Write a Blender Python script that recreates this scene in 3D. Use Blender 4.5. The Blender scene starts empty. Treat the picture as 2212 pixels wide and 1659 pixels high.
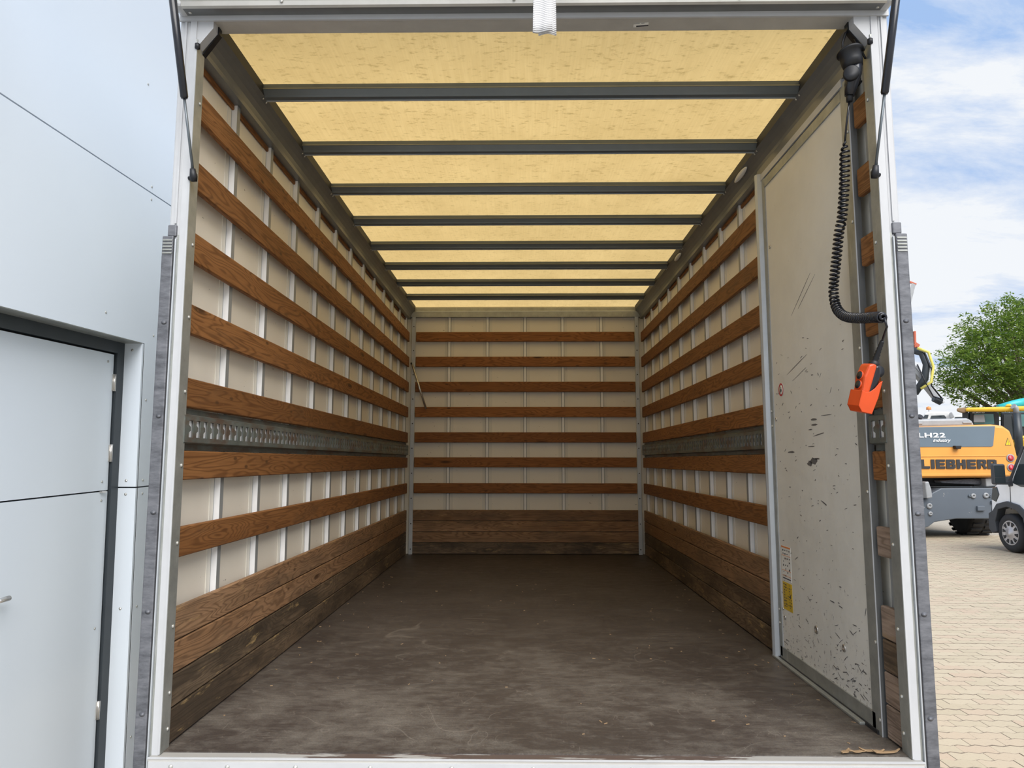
import bpy, bmesh, math, random
from mathutils import Vector, Matrix
random.seed(7)
S = bpy.context.scene
COL = S.collection
PI = math.pi

# ------------------------------------------------------------------ camera
CP = Vector((-0.0358, -2.3292, 0.9041))
YAW, PIT, ROLL, FPX = -0.0136, 0.1094, 0.0007, 1517.4
FW = Vector((math.sin(YAW)*math.cos(PIT), math.cos(YAW)*math.cos(PIT), math.sin(PIT)))
RT = Vector((math.cos(YAW), -math.sin(YAW), 0)); UPV = RT.cross(FW)
RT, UPV = math.cos(ROLL)*RT+math.sin(ROLL)*UPV, -math.sin(ROLL)*RT+math.cos(ROLL)*UPV
cd = bpy.data.cameras.new('camera'); cam = bpy.data.objects.new('camera', cd); COL.objects.link(cam)
cd.sensor_width = 36; cd.lens = FPX/2212*36; cd.clip_start = .05; cd.clip_end = 600
cam.matrix_world = Matrix(((RT.x, UPV.x, -FW.x, CP.x), (RT.y, UPV.y, -FW.y, CP.y), (RT.z, UPV.z, -FW.z, CP.z), (0, 0, 0, 1)))
S.camera = cam
def at(u, v, y):
    "point of the plane y = const seen at photo position u, v (used to read real sizes of the far machines)"
    d = FW+(u-1106)/FPX*RT-(v-829.5)/FPX*UPV
    return CP+d*((y-CP.y)/d.y)

# ------------------------------------------------------------------ world, sun, exposure
S.view_settings.view_transform = 'Standard'
S.view_settings.look = 'None'
S.view_settings.gamma = 1
S.view_settings.use_curve_mapping = False
S.view_settings.exposure = 0.17
W = bpy.data.worlds.new('sky'); S.world = W; W.use_nodes = True
nt = W.node_tree; nt.nodes.clear()
def wn(t, **k):
    n = nt.nodes.new(t)
    for a, b in k.items(): setattr(n, a, b)
    return n
tc = wn('ShaderNodeTexCoord'); sx = wn('ShaderNodeSeparateXYZ'); nt.links.new(tc.outputs['Generated'], sx.inputs[0])
za = wn('ShaderNodeMath', operation='MAXIMUM'); nt.links.new(sx.outputs['Z'], za.inputs[0]); za.inputs[1].default_value = 0
zb = wn('ShaderNodeMath', operation='ADD'); nt.links.new(za.outputs[0], zb.inputs[0]); zb.inputs[1].default_value = .22
dx = wn('ShaderNodeMath', operation='DIVIDE'); nt.links.new(sx.outputs['X'], dx.inputs[0]); nt.links.new(zb.outputs[0], dx.inputs[1])
dy = wn('ShaderNodeMath', operation='DIVIDE'); nt.links.new(sx.outputs['Y'], dy.inputs[0]); nt.links.new(zb.outputs[0], dy.inputs[1])
cb = wn('ShaderNodeCombineXYZ'); nt.links.new(dx.outputs[0], cb.inputs[0]); nt.links.new(dy.outputs[0], cb.inputs[1])
mp = wn('ShaderNodeMapping'); nt.links.new(cb.outputs[0], mp.inputs[0]); mp.inputs['Rotation'].default_value = (0, 0, .5); mp.inputs['Scale'].default_value = (1.0, 2.1, 1); mp.inputs['Location'].default_value = (3.3, 1.2, 0)
no = wn('ShaderNodeTexNoise'); nt.links.new(mp.outputs[0], no.inputs['Vector']); no.inputs['Scale'].default_value = 1.5; no.inputs['Detail'].default_value = 9; no.inputs['Roughness'].default_value = .62; no.inputs['Distortion'].default_value = .35
hz = wn('ShaderNodeMath', operation='MULTIPLY_ADD'); nt.links.new(za.outputs[0], hz.inputs[0]); hz.inputs[1].default_value = -.34; hz.inputs[2].default_value = .16
ad = wn('ShaderNodeMath', operation='ADD'); nt.links.new(no.outputs['Fac'], ad.inputs[0]); nt.links.new(hz.outputs[0], ad.inputs[1])
rp = wn('ShaderNodeValToRGB'); nt.links.new(ad.outputs[0], rp.inputs[0])
e = rp.color_ramp.elements; e[0].position = .40; e[0].color = (.36, .53, .84, 1); e[1].position = .60; e[1].color = (.86, .89, .93, 1)
bg = wn('ShaderNodeBackground'); nt.links.new(rp.outputs[0], bg.inputs[0]); bg.inputs[1].default_value = .93
wo = wn('ShaderNodeOutputWorld'); nt.links.new(bg.outputs[0], wo.inputs[0])
sd = bpy.data.lights.new('sun', 'SUN'); sd.energy = 4.4; sd.angle = math.radians(50); sd.color = (1, .965, .92)
sun = bpy.data.objects.new('sun', sd); COL.objects.link(sun)
sun.rotation_euler = Vector((.22, -.66, .70)).to_track_quat('Z', 'Y').to_euler(); sun.location = (0, 0, 12)

# ------------------------------------------------------------------ material helpers
class NB:
    def __init__(s, name, base=(.8, .8, .8), rough=.5, metal=0, spec=.5):
        s.m = bpy.data.materials.new(name); s.m.use_nodes = True; s.t = s.m.node_tree
        s.b = s.t.nodes['Principled BSDF']
        s.b.inputs['Base Color'].default_value = (*base, 1); s.b.inputs['Roughness'].default_value = rough
        s.b.inputs['Metallic'].default_value = metal; s.b.inputs['Specular IOR Level'].default_value = spec
    def n(s, t, ins=None, **k):
        n = s.t.nodes.new(t)
        for a, b in k.items(): setattr(n, a, b)
        for a, b in (ins or {}).items():
            if hasattr(b, 'is_output') or hasattr(b, 'links'): s.t.links.new(b, n.inputs[a])
            else: n.inputs[a].default_value = b
        return n
    def coord(s, scale=(1, 1, 1), kind='Object', rand=True, rot=(0, 0, 0)):
        c = s.n('ShaderNodeTexCoord'); v = c.outputs[kind]
        mp = s.n('ShaderNodeMapping', {'Vector': v, 'Scale': scale, 'Rotation': rot}); v = mp.outputs[0]
        if rand:
            o = s.n('ShaderNodeObjectInfo'); m = s.n('ShaderNodeMath', {0: o.outputs['Random'], 1: 73.0}, operation='MULTIPLY')
            v = s.n('ShaderNodeVectorMath', {0: v, 1: m.outputs[0]}, operation='ADD').outputs[0]
        return v
    def noise(s, v, sc=5, det=4, ro=.5, dist=0):
        return s.n('ShaderNodeTexNoise', {'Vector': v, 'Scale': sc, 'Detail': det, 'Roughness': ro, 'Distortion': dist}).outputs['Fac']
    def ramp(s, f, stops, interp='LINEAR'):
        r = s.n('ShaderNodeValToRGB', {0: f}); cr = r.color_ramp; cr.interpolation = interp
        while len(cr.elements) > len(stops): cr.elements.remove(cr.elements[-1])
        while len(cr.elements) < len(stops): cr.elements.new(.5)
        for el, (p, c) in zip(cr.elements, stops):
            el.position = p; el.color = (*c, 1) if not isinstance(c, (int, float)) else (c, c, c, 1)
        return r.outputs[0]
    def mix(s, f, a, b, mode='MIX'):
        n = s.n('ShaderNodeMix', data_type='RGBA', blend_type=mode)
        for i, x in ((0, f), (6, a), (7, b)):
            if hasattr(x, 'links'): s.t.links.new(x, n.inputs[i])
            else: n.inputs[i].default_value = (*x, 1) if isinstance(x, tuple) else x
        return n.outputs[2]
    def math(s, op, a, b=0, c=0):
        return s.n('ShaderNodeMath', {0: a, 1: b, 2: c}, operation=op).outputs[0]
    def color(s, c): s.t.links.new(c, s.b.inputs['Base Color'])
    def bump(s, h, st=.3, d=.003):
        b = s.n('ShaderNodeBump', {'Height': h, 'Strength': st, 'Distance': d}); s.t.links.new(b.outputs[0], s.b.inputs['Normal'])

M = {}
def plain(key, base, rough=.5, metal=0, var=.08, spec=.5):
    k = NB(key, base, rough, metal, spec)
    f = k.noise(k.coord((1, 1, 1)), 9, 4, .6)
    lo = tuple(c*(1-var) for c in base); hi = tuple(min(1, c*(1+var)) for c in base)
    k.color(k.ramp(f, [(.3, lo), (.7, hi)])); M[key] = k.m; return k

def wood(key, dark, mid, light, dirt, dirt_amt, worn=None):
    k = NB(key, mid, .62, 0, .25)
    v = k.coord((1, 1, 1))
    vs = k.n('ShaderNodeMapping', {'Vector': v, 'Scale': (.55, 5, 5)}).outputs[0]
    vk = k.n('ShaderNodeMapping', {'Vector': v, 'Scale': (1.5, 6, 6.5)}).outputs[0]
    vo = k.n('ShaderNodeTexVoronoi', {'Vector': vk, 'Scale': 1.0}); d = vo.outputs['Distance']
    kn = k.ramp(d, [(0, 1.0), (.35, .12), (.7, 0.0)])
    ph = k.math('MULTIPLY_ADD', k.noise(vs, 1.5, 3, .5, .4), 150.0, k.math('MULTIPLY', kn, 34.0))
    ring = k.math('SINE', ph)
    ringc = k.ramp(k.math('MULTIPLY_ADD', ring, .5, .5), [(0, 1.0), (.30, .30), (.65, 0.0), (1, .0)])
    big = k.noise(vs, .8, 3, .6)
    c = k.ramp(big, [(.3, mid), (.7, light)])
    oi = k.n('ShaderNodeObjectInfo'); c = k.mix(1.0, c, k.ramp(oi.outputs['Random'], [(0, .80), (1, 1.12)]), 'MULTIPLY')
    fine = k.noise(k.n('ShaderNodeMapping', {'Vector': v, 'Scale': (3, 90, 90)}).outputs[0], 1.6, 3, .6)
    c = k.mix(k.math('MULTIPLY', ringc, .6), c, dark)
    c = k.mix(k.ramp(fine, [(.42, 0.0), (.7, .45)]), c, dark)
    v2 = k.n('ShaderNodeTexVoronoi', {'Vector': k.n('ShaderNodeMapping', {'Vector': v, 'Scale': (5.5, 13, 14)}).outputs[0], 'Scale': 1.0}).outputs['Distance']
    c = k.mix(k.ramp(v2, [(.06, .7), (.13, 0.0)]), c, (.05, .024, .012))
    knot = k.ramp(d, [(0.05, 1.0), (.11, 0.0)])
    c = k.mix(k.math('MULTIPLY', knot, .85), c, (.05, .022, .01))
    dn = k.noise(k.n('ShaderNodeMapping', {'Vector': v, 'Scale': (1.1, 4, 4)}).outputs[0], 1.7, 7, .7)
    c = k.mix(k.ramp(dn, [(.62-dirt_amt*.3, 0.0), (.82-dirt_amt*.2, .85)]), c, dirt)
    if worn:
        wn_ = k.noise(k.n('ShaderNodeMapping', {'Vector': v, 'Scale': (2.6, 14, 14)}).outputs[0], 2.0, 6, .7)
        c = k.mix(k.ramp(wn_, [(.60, 0.0), (.72, .8)]), c, worn)
    # small pale nicks
    nk = k.noise(k.n('ShaderNodeMapping', {'Vector': v, 'Scale': (9, 30, 30)}).outputs[0], 3, 2, .5)
    c = k.mix(k.ramp(nk, [(.72, 0.0), (.78, .6)]), c, light)
    k.color(c); k.bump(ringc, .15, .002); M[key] = k.m

wood('slat_wood', (.095, .036, .012), (.235, .100, .033), (.31, .140, .050), (.12, .066, .034), .2)
wood('back_wood', (.13, .048, .014), (.27, .108, .034), (.34, .145, .048), (.10, .05, .025), .1)
wood('kick_wood', (.10, .052, .027), (.27, .145, .070), (.36, .22, .125), (.12, .08, .05), .5, (.42, .27, .13))
wood('kick_wood_low', (.07, .046, .028), (.22, .145, .09), (.33, .235, .15), (.045, .034, .024), 1.15, (.45, .31, .14))
wood('grey_wood', (.13, .09, .065), (.37, .27, .205), (.48, .38, .31), (.08, .055, .04), .6, (.32, .22, .13))

k = NB('panel_cream', (.74, .70, .60), .42)
v = k.coord((1, 1, 1)); f = k.noise(v, 1.3, 5, .6)
c = k.ramp(f, [(.3, (.78, .73, .635)), (.7, (.85, .81, .715))])
sp = k.noise(k.n('ShaderNodeMapping', {'Vector': v, 'Scale': (12, 12, 30)}).outputs[0], 2.5, 2, .5)
c = k.mix(k.ramp(sp, [(.74, 0.0), (.77, .7)]), c, (.2, .17, .13)); k.color(c); M['cream'] = k.m
plain('cream_flange', (.74, .71, .63), .45, 0, .03)
plain('shade_seam_grey', (.26, .27, .27), .45, .1)  # painted shade of the stud caps, also colours the seam strips
plain('stud_white', (.82, .82, .82), .4, 0, .05)
plain('frame_white', (.46, .47, .485), .38, 0, .05)
plain('frame_lip', (.50, .49, .46), .4, .2)
k = NB('galv', (.36, .37, .35), .42, .45)
v = k.coord((1, 1, 1), rand=False); f = k.noise(v, 14, 6, .65)
c = k.ramp(f, [(.3, (.28, .29, .27)), (.7, (.40, .41, .385))])
sc_ = k.noise(k.n('ShaderNodeMapping', {'Vector': v, 'Scale': (60, 60, 5)}).outputs[0], 1.5, 2, .5)
c = k.mix(k.ramp(sc_, [(.68, 0.0), (.76, .5)]), c, (.62, .62, .6)); k.color(c); M['galv'] = k.m
plain('galv_light', (.50, .53, .56), .35, .35, .06)
plain('rail_grey', (.17, .175, .175), .38, .35, .08)
plain('rib_grey', (.115, .135, .15), .36, .3, .06)
plain('rib_olive', (.26, .25, .19), .4, .2)
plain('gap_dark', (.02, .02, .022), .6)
plain('black', (.006, .007, .010), .5, 0, .2)
plain('black_gloss', (.012, .013, .018), .25, 0, .2)
plain('chrome', (.62, .6, .57), .25, .8)
plain('orange', (.60, .070, .012), .38, 0, .08)
plain('bolt', (.55, .55, .52), .35, .6)
plain('seal', (.06, .06, .065), .6)
# e-track: galvanised with brown rust
k = NB('track', (.25, .27, .25), .5, .3)
v = k.coord((1, 1, 1), rand=False); f = k.noise(v, 12, 5, .6)
c = k.ramp(f, [(.3, (.11, .125, .115)), (.7, (.18, .20, .185))])
r = k.noise(k.n('ShaderNodeMapping', {'Vector': v, 'Scale': (1, 3, 9)}).outputs[0], 1.8, 5, .65)
c = k.mix(k.ramp(r, [(.46, 0.0), (.62, .75)]), c, (.12, .065, .04)); k.color(c); M['track'] = k.m
# roof sheet: translucent yellowish glass-fibre
def roof_mat():
    m = bpy.data.materials.new('roof_sheet'); m.use_nodes = True; t = m.node_tree; t.nodes.clear()
    k = NB.__new__(NB); k.m = m; k.t = t
    v = k.coord((1, 1, 1), rand=False)
    f = k.noise(v, 2.2, 6, .65)
    base = k.ramp(f, [(.3, (.84, .70, .44)), (.7, (.92, .775, .50))])
    lines = k.noise(k.n('ShaderNodeMapping', {'Vector': v, 'Scale': (60, 2, 1)}).outputs[0], 2, 2, .5)
    base = k.mix(k.ramp(lines, [(.3, .16), (.7, 0.0)]), base, (.60, .47, .24))
    sp = k.noise(k.n('ShaderNodeMapping', {'Vector': v, 'Scale': (14, 30, 1)}).outputs[0], 2.2, 4, .6)
    base = k.mix(k.ramp(sp, [(.56, 0.0), (.68, .36)]), base, (.45, .36, .18))
    tr = k.n('ShaderNodeBsdfTranslucent', {'Color': base}); df = k.n('ShaderNodeBsdfDiffuse', {'Color': k.mix(1.0, base, (.75, .72, .6), 'MULTIPLY')})
    mx = k.n('ShaderNodeMixShader', {0: .22, 1: tr.outputs[0], 2: df.outputs[0]})
    o = k.n('ShaderNodeOutputMaterial', {0: mx.outputs[0]}); M['roof'] = m
roof_mat()
# floor plywood
k = NB('floor_ply', (.08, .06, .05), .48, 0, .35)
v = k.coord((1, 1, 1), kind='Object', rand=False)
n1 = k.noise(v, 1.6, 7, .62); n2 = k.noise(k.n('ShaderNodeMapping', {'Vector': v, 'Scale': (3.4, 5.5, 1)}).outputs[0], 2.6, 9, .78)
sx2 = k.n('ShaderNodeSeparateXYZ', {0: v})
wearp = k.ramp(k.math('MULTIPLY_ADD', sx2.outputs['Y'], .25, .02), [(.0, 1.0), (.22, .75), (.5, .12), (1, 0.0)])
c = k.ramp(n1, [(.3, (.046, .036, .031)), (.7, (.078, .064, .056))])
wn1 = k.ramp(k.math('MULTIPLY_ADD', n1, .5, k.math('MULTIPLY', n2, .5)), [(.46, 0.0), (.62, 1.0)])
c = k.mix(k.math('MULTIPLY', wn1, wearp), c, (.165, .148, .126))
s1 = k.noise(k.n('ShaderNodeMapping', {'Vector': v, 'Scale': (3, 70, 1)}).outputs[0], 2.5, 3, .6)
c = k.mix(k.ramp(s1, [(.60, 0.0), (.70, .45)]), c, (.22, .195, .165))
fg = k.noise(v, 160, 3, .7); c = k.mix(k.ramp(fg, [(.35, .35), (.6, 0.0)]), c, (.03, .025, .02))
fh = k.noise(k.n('ShaderNodeMapping', {'Vector': v, 'Scale': (5, 22, 1)}).outputs[0], 2.5, 8, .75); c = k.mix(k.ramp(fh, [(.35, .45), (.5, 0.0)]), c, (.045, .036, .031))
s2 = k.noise(k.n('ShaderNodeMapping', {'Vector': v, 'Scale': (90, 3, 1), 'Rotation': (0, 0, .3)}).outputs[0], 1.6, 3, .6)
c = k.mix(k.ramp(s2, [(.70, 0.0), (.76, .3)]), c, (.22, .19, .165))
s3 = k.noise(v, 55, 2, .5)
c = k.mix(k.ramp(s3, [(.76, 0.0), (.80, .8)]), c, (.45, .40, .33))
for (sc_, al, wd) in ((1.3, .28, .003), (3.1, .3, .004), (7.0, .3, .006)):
    ln = k.math('ABSOLUTE', k.math('SUBTRACT', k.noise(k.n('ShaderNodeMapping', {'Vector': v, 'Location': (sc_*3, sc_, 0)}).outputs[0], sc_, 2, .5, .8), .5))
    msk = k.ramp(k.noise(v, sc_*1.7, 2, .5), [(.52, 0.0), (.58, al)])
    c = k.mix(k.math('MULTIPLY', k.ramp(ln, [(0, 1.0), (wd, 0.0)]), msk), c, (.26, .23, .195))
k.color(c); k.bump(n2, .12, .003)
k.t.links.new(k.ramp(n2, [(.3, .42), (.7, .62)]), k.b.inputs['Roughness']); M['floor'] = k.m
# sill: white paint worn to brown ply
k = NB('sill_paint', (.6, .59, .56), .5)
v = k.coord((1, 1, 1), rand=False)
n = k.noise(k.n('ShaderNodeMapping', {'Vector': v, 'Scale': (2.2, 26, 26)}).outputs[0], 1.5, 7, .62)
sx3 = k.n('ShaderNodeSeparateXYZ', {0: v}); edge = k.ramp(k.math('ABSOLUTE', sx3.outputs['X']), [(.55, 0.0), (1.0, .22)])
c = k.ramp(k.math('ADD', n, edge), [(.54, (.09, .065, .055)), (.56, (.34, .33, .31))]); k.color(c); M['sill'] = k.m
# white painted door panel with scratches
k = NB('door_paint', (.62, .61, .57), .45)
v = k.coord((1, 1, 1), rand=False)
f = k.noise(v, 2.5, 5, .6); c = k.ramp(f, [(.3, (.64, .63, .585)), (.7, (.74, .73, .685))])
sz = k.n('ShaderNodeSeparateXYZ', {0: v})
low = k.ramp(k.math('MULTIPLY_ADD', sz.outputs['Z'], .42, 0), [(.03, .17), (.3, .06), (.5, .035), (.9, -.02)])
lowc = k.math('MULTIPLY_ADD', k.ramp(k.math('MULTIPLY', sz.outputs['Z'], .42), [(.02, 1.0), (.18, .42), (.45, .28), (.62, 0.0)]), .13, 0)
s = k.noise(k.n('ShaderNodeMapping', {'Vector': v, 'Scale': (1, 9, 26)}).outputs[0], 2.6, 5, .62)
c = k.mix(k.ramp(k.math('ADD', s, lowc), [(.735, 0.0), (.76, .9)]), c, (.09, .085, .085))
s = k.noise(k.n('ShaderNodeMapping', {'Vector': v, 'Scale': (1, 30, 12)}).outputs[0], 2.3, 3, .62)
c = k.mix(k.ramp(k.math('ADD', s, lowc), [(.74, 0.0), (.765, .8)]), c, (.13, .12, .12))
s = k.noise(v, 9, 3, .5); k.color(c); k.bump(s, .35, .012); M['door'] = k.m
# building cladding
k = NB('cladding', (.74, .80, .85), .28, 0, .5)
f = k.noise(k.coord((1, 1, 1), rand=False), .7, 2, .5); k.color(k.ramp(f, [(.3, (.73, .80, .88)), (.7, (.78, .845, .905))])); M['cladding'] = k.m
plain('anthracite', (.030, .038, .045), .42, 0, .1)
k = NB('steel_dark', (.16, .165, .185), .5, .25)
v = k.coord((1, 1, 1), rand=False); f = k.noise(k.n('ShaderNodeMapping', {'Vector': v, 'Scale': (12, 12, 40)}).outputs[0], 1.2, 6, .7)
k.color(k.ramp(f, [(.3, (.065, .068, .078)), (.5, (.125, .13, .145)), (.75, (.20, .205, .225))])); M['liftrail'] = k.m
# paving
k = NB('paver', (.6, .5, .38), .8, 0, .2)
o = k.n('ShaderNodeObjectInfo'); g = k.n('ShaderNodeNewGeometry')
v = k.coord((1, 1, 1), kind='Object', rand=True)
f = k.noise(v, 60, 3, .7)
isl = k.n('ShaderNodeMath', {0: g.outputs['Random Per Island'], 1: o.outputs['Random']}, operation='ADD')
c = k.ramp(k.math('FRACT', isl.outputs[0]), [(0, (.46, .385, .27)), (.5, (.50, .42, .30)), (1, (.49, .38, .275))])
c = k.mix(k.ramp(f, [(.55, 0.0), (.75, .5)]), c, (.36, .28, .20))
pb = k.noise(k.coord((1, 1, 1), kind='Object', rand=False), .5, 4, .6)
k.color(c); k.bump(f, .4, .003); M['paver'] = k.m
k = NB('joint_sand', (.2, .16, .12), .9, 0, .1)
v = k.coord((1, 1, 1), rand=False); f = k.noise(v, 1.2, 8, .7); k.color(k.ramp(f, [(.3, (.16, .13, .10)), (.7, (.24, .20, .16))])); M['joint'] = k.m
k = NB('far_ground', (.42, .38, .31), .9, 0, .1)
v = k.coord((1, 1, 1), rand=False)
br = k.n('ShaderNodeTexBrick', {'Vector': v, 'Color1': (.50, .45, .37, 1), 'Color2': (.44, .40, .33, 1), 'Mortar': (.25, .22, .18, 1), 'Scale': 5.0, 'Mortar Size': .03}); k.color(br.outputs[0]); M['far_ground'] = k.m
# machines
plain('van_white', (.93, .94, .95), .2, 0, .02)
plain('van_plastic', (.045, .05, .058), .55)
k = NB('glass_dark', (.03, .04, .045), .05, 0, .8); M['glass'] = k.m
k = NB('glass_teal', (.10, .26, .27), .08, 0, .8); M['glass_teal'] = k.m
plain('tyre', (.022, .022, .024), .75, 0, .2)
plain('hub', (.52, .50, .50), .35, .4)
def scuff(key, base, mark, lo=.66, hi=.70, rough=.4, sc=(4, 4, 9)):
    k = NB(key, base, rough); v = k.coord((1, 1, 1), rand=False)
    n = k.noise(k.n('ShaderNodeMapping', {'Vector': v, 'Scale': sc}).outputs[0], 1.6, 7, .7)
    f = k.noise(v, 1.2, 3, .5); c = k.ramp(f, [(.3, tuple(x*.92 for x in base)), (.7, tuple(min(1, x*1.06) for x in base))])
    k.color(k.mix(k.ramp(n, [(lo, 0.0), (hi, .85)]), c, mark)); M[key] = k.m
scuff('mach_orange', (.72, .32, .065), (.20, .07, .03), .70, .735)
scuff('mach_slate', (.125, .165, .20), (.11, .14, .17), .62, .75)
scuff('chassis_grey', (.105, .125, .15), (.50, .47, .42), .64, .69, .5, (3, 3, 3))
scuff('letter_dark', (.03, .03, .032), (.75, .36, .08), .72, .75, .5, (6, 6, 22))
plain('mach_grey', (.30, .31, .32), .4)
plain('letter_white', (.85, .87, .88), .5)
plain('mach_yellow', (.82, .50, .04), .4)
plain('teal', (.03, .42, .42), .4)
plain('sign_yellow', (.80, .55, .02), .4)
plain('sign_red', (.40, .02, .03), .3)
plain('cab_white', (.72, .72, .70), .4)
plain('hose_yellow', (.62, .55, .12), .5)
plain('rust_red', (.45, .10, .05), .6)
plain('debris', (.30, .20, .11), .8)
plain('paper', (.75, .75, .72), .5)
plain('chip_grey', (.12, .115, .115), .6)
plain('print_dark', (.05, .05, .06), .5)
plain('sticker_yellow', (.62, .42, .03), .5, 0, .15)
plain('print_orange', (.70, .25, .07), .5)
plain('print_red', (.45, .03, .04), .5)
k = NB('webbing', (.6, .6, .6), .85)
v = k.coord((1, 1, 1), rand=False); w_ = k.n('ShaderNodeTexWave', {'Vector': v, 'Scale': 55.0, 'Distortion': 1.5, 'Detail': 1.0}, bands_direction='Z')
k.color(k.ramp(w_.outputs['Fac'], [(.1, (.42, .42, .44)), (.5, (.78, .78, .78))])); k.bump(w_.outputs['Fac'], .6, .002); M['webbing'] = k.m
k = NB('leaf', (.10, .17, .035), .6, 0, .2)
g = k.n('ShaderNodeNewGeometry'); k.color(k.ramp(g.outputs['Random Per Island'], [(0, (.035, .075, .018)), (.5, (.10, .17, .03)), (1, (.25, .32, .06))]))
tr = k.n('ShaderNodeBsdfTranslucent', {'Color': (.22, .34, .05, 1)}); mx = k.n('ShaderNodeMixShader', {0: .35, 1: k.b.outputs[0], 2: tr.outputs[0]})
k.t.links.new(mx.outputs[0], k.t.nodes['Material Output'].inputs[0]); M['leaf'] = k.m
plain('bark', (.10, .075, .05), .85, 0, .3)

# ------------------------------------------------------------------ mesh helpers
class MB:
    def __init__(s): s.v = []; s.f = []; s.sm = []
    def add(s, vs, fs, smooth=False):
        o = len(s.v); s.v += [tuple(p) for p in vs]; s.f += [tuple(i+o for i in f) for f in fs]; s.sm += [smooth]*len(fs); return s
    def box(s, x0, x1, y0, y1, z0, z1):
        v = [(x, y, z) for z in (z0, z1) for y in (y0, y1) for x in (x0, x1)]
        return s.add(v, [(0, 2, 3, 1), (4, 5, 7, 6), (0, 1, 5, 4), (2, 6, 7, 3), (0, 4, 6, 2), (1, 3, 7, 5)])
    def prism(s, poly, ax, a, b):
        "poly: 2D points; extruded along axis ax from a to b"
        def P(p, t): return {'x': (t, p[0], p[1]), 'y': (p[0], t, p[1]), 'z': (p[0], p[1], t)}[ax]
        n = len(poly); v = [P(p, a) for p in poly]+[P(p, b) for p in poly]
        return s.add(v, [tuple(range(n))[::-1], tuple(range(n, 2*n))]+[(i, (i+1) % n, n+(i+1) % n, n+i) for i in range(n)])
    def tube(s, pts, r, n=8, cap=True, smooth=True):
        pts = [Vector(p) for p in pts]; m = len(pts); rs = r if isinstance(r, (list, tuple)) else [r]*m
        vs = []; ref = None
        for i, p in enumerate(pts):
            t = (pts[min(i+1, m-1)]-pts[max(i-1, 0)]).normalized()
            if ref is None: ref = t.orthogonal().normalized()
            ref = (ref-t*ref.dot(t)).normalized(); b = t.cross(ref)
            for j in range(n): a = 2*PI*j/n; vs.append(p+(ref*math.cos(a)+b*math.sin(a))*rs[i])
        fs = [(i*n+j, i*n+(j+1) % n, (i+1)*n+(j+1) % n, (i+1)*n+j) for i in range(m-1) for j in range(n)]
        s.add(vs, fs, smooth)
        if cap:
            s.f += [tuple(len(s.v)-m*n+j for j in range(n))[::-1], tuple(len(s.v)-n+j for j in range(n))]; s.sm += [False, False]
        return s
    def lathe(s, prof, n=20, M4=None, smooth=True):
        "profile of (r, h) about local z"
        M4 = M4 or Matrix(); vs = [M4 @ Vector((r*math.cos(2*PI*j/n), r*math.sin(2*PI*j/n), h)) for r, h in prof for j in range(n)]
        m = len(prof); fs = [(i*n+j, i*n+(j+1) % n, (i+1)*n+(j+1) % n, (i+1)*n+j) for i in range(m-1) for j in range(n)]
        fs += [tuple(range(n))[::-1], tuple((m-1)*n+j for j in range(n))]
        return s.add(vs, fs, smooth)
    def mesh(s, name, mat):
        me = bpy.data.meshes.new(name); me.from_pydata(s.v, [], s.f); me.materials.append(M[mat] if isinstance(mat, str) else mat)
        bm = bmesh.new(); bm.from_mesh(me); bmesh.ops.recalc_face_normals(bm, faces=bm.faces)
        bm.to_mesh(me); bm.free()
        for p, q in zip(me.polygons, s.sm): p.use_smooth = q
        me.update(); return me
    def build(s, name, mat, parent=None, loc=None, bevel=0):
        o = bpy.data.objects.new(name, s.mesh(name, mat)); COL.objects.link(o)
        if loc: o.location = loc
        if parent: o.parent = parent
        if bevel:
            b = o.modifiers.new('bevel', 'BEVEL'); b.width = bevel; b.segments = 2; b.limit_method = 'ANGLE'
        return o
def inst(o, loc=None, rot=None, parent=None, scale=None, name=None):
    c = o.copy(); COL.objects.link(c)
    if loc is not None: c.location = loc
    if rot is not None: c.rotation_euler = rot
    if scale is not None: c.scale = scale
    if parent is not None: c.parent = parent
    return c
def empty(name, loc=(0, 0, 0), rot=(0, 0, 0)):
    o = bpy.data.objects.new(name, None); COL.objects.link(o); o.location = loc; o.rotation_euler = rot; o.empty_display_size = .2; return o
def tag(o, label=None, cat=None, group=None, kind=None):
    for a, b in (('label', label), ('category', cat), ('group', group), ('kind', kind)):
        if b: o[a] = b
    return o
def lookrot(d): return Vector(d).to_track_quat('Z', 'Y').to_matrix().to_4x4()

A = 1.161            # half width between the slat faces
L = 4.676            # depth of the box
FR = -.051           # front plane of the rear frame
ZC = 2.43            # under side of header

# ------------------------------------------------------------------ floor
floor = MB().box(-1.21, 1.21, -.03, L+.03, -.06, -.006).build('floor', 'seal'); tag(floor, 'dark brown scuffed plywood load floor of the box body', 'floor', kind='structure')
for a, b in ((-.03, .640), (.643, 2.10), (2.103, 3.56), (3.563, L+.02)):
    MB().box(-1.186, 1.186, a, b, -.006, 0).build('floor_panel', 'floor', floor)
# sill in front of the floor
sill = MB().box(-1.186, 1.186, -.062, -.030, -.05, -.004).build('trim_1', 'sill'); tag(sill, 'paint-worn white sill along the open end of the load floor', 'sill', kind='structure')
MB().box(-1.19, 1.19, -.066, -.061, -.010, -.005).build('sill_lip', 'frame_white', sill)
MB().box(-1.19, 1.19, -.064, -.060, -.018, -.010).build('shadow_groove', 'frame_lip', sill)
MB().box(-1.187, 1.187, -.068, -.058, -.12, -.018).build('face_plate', 'frame_white', sill)
bz = MB().lathe([(.0, 0), (.007, 0), (.007, .002), (.004, .004), (.0, .004)], 10, lookrot((0, -1, 0))).mesh('screw', 'bolt')
for x in (-1.115, -.94, -.73, -.5, -.25, 0, .3, .6, .9, 1.1):
    o = bpy.data.objects.new('screw', bz); COL.objects.link(o); o.parent = sill; o.location = (x, -.068, -.030)

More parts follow.
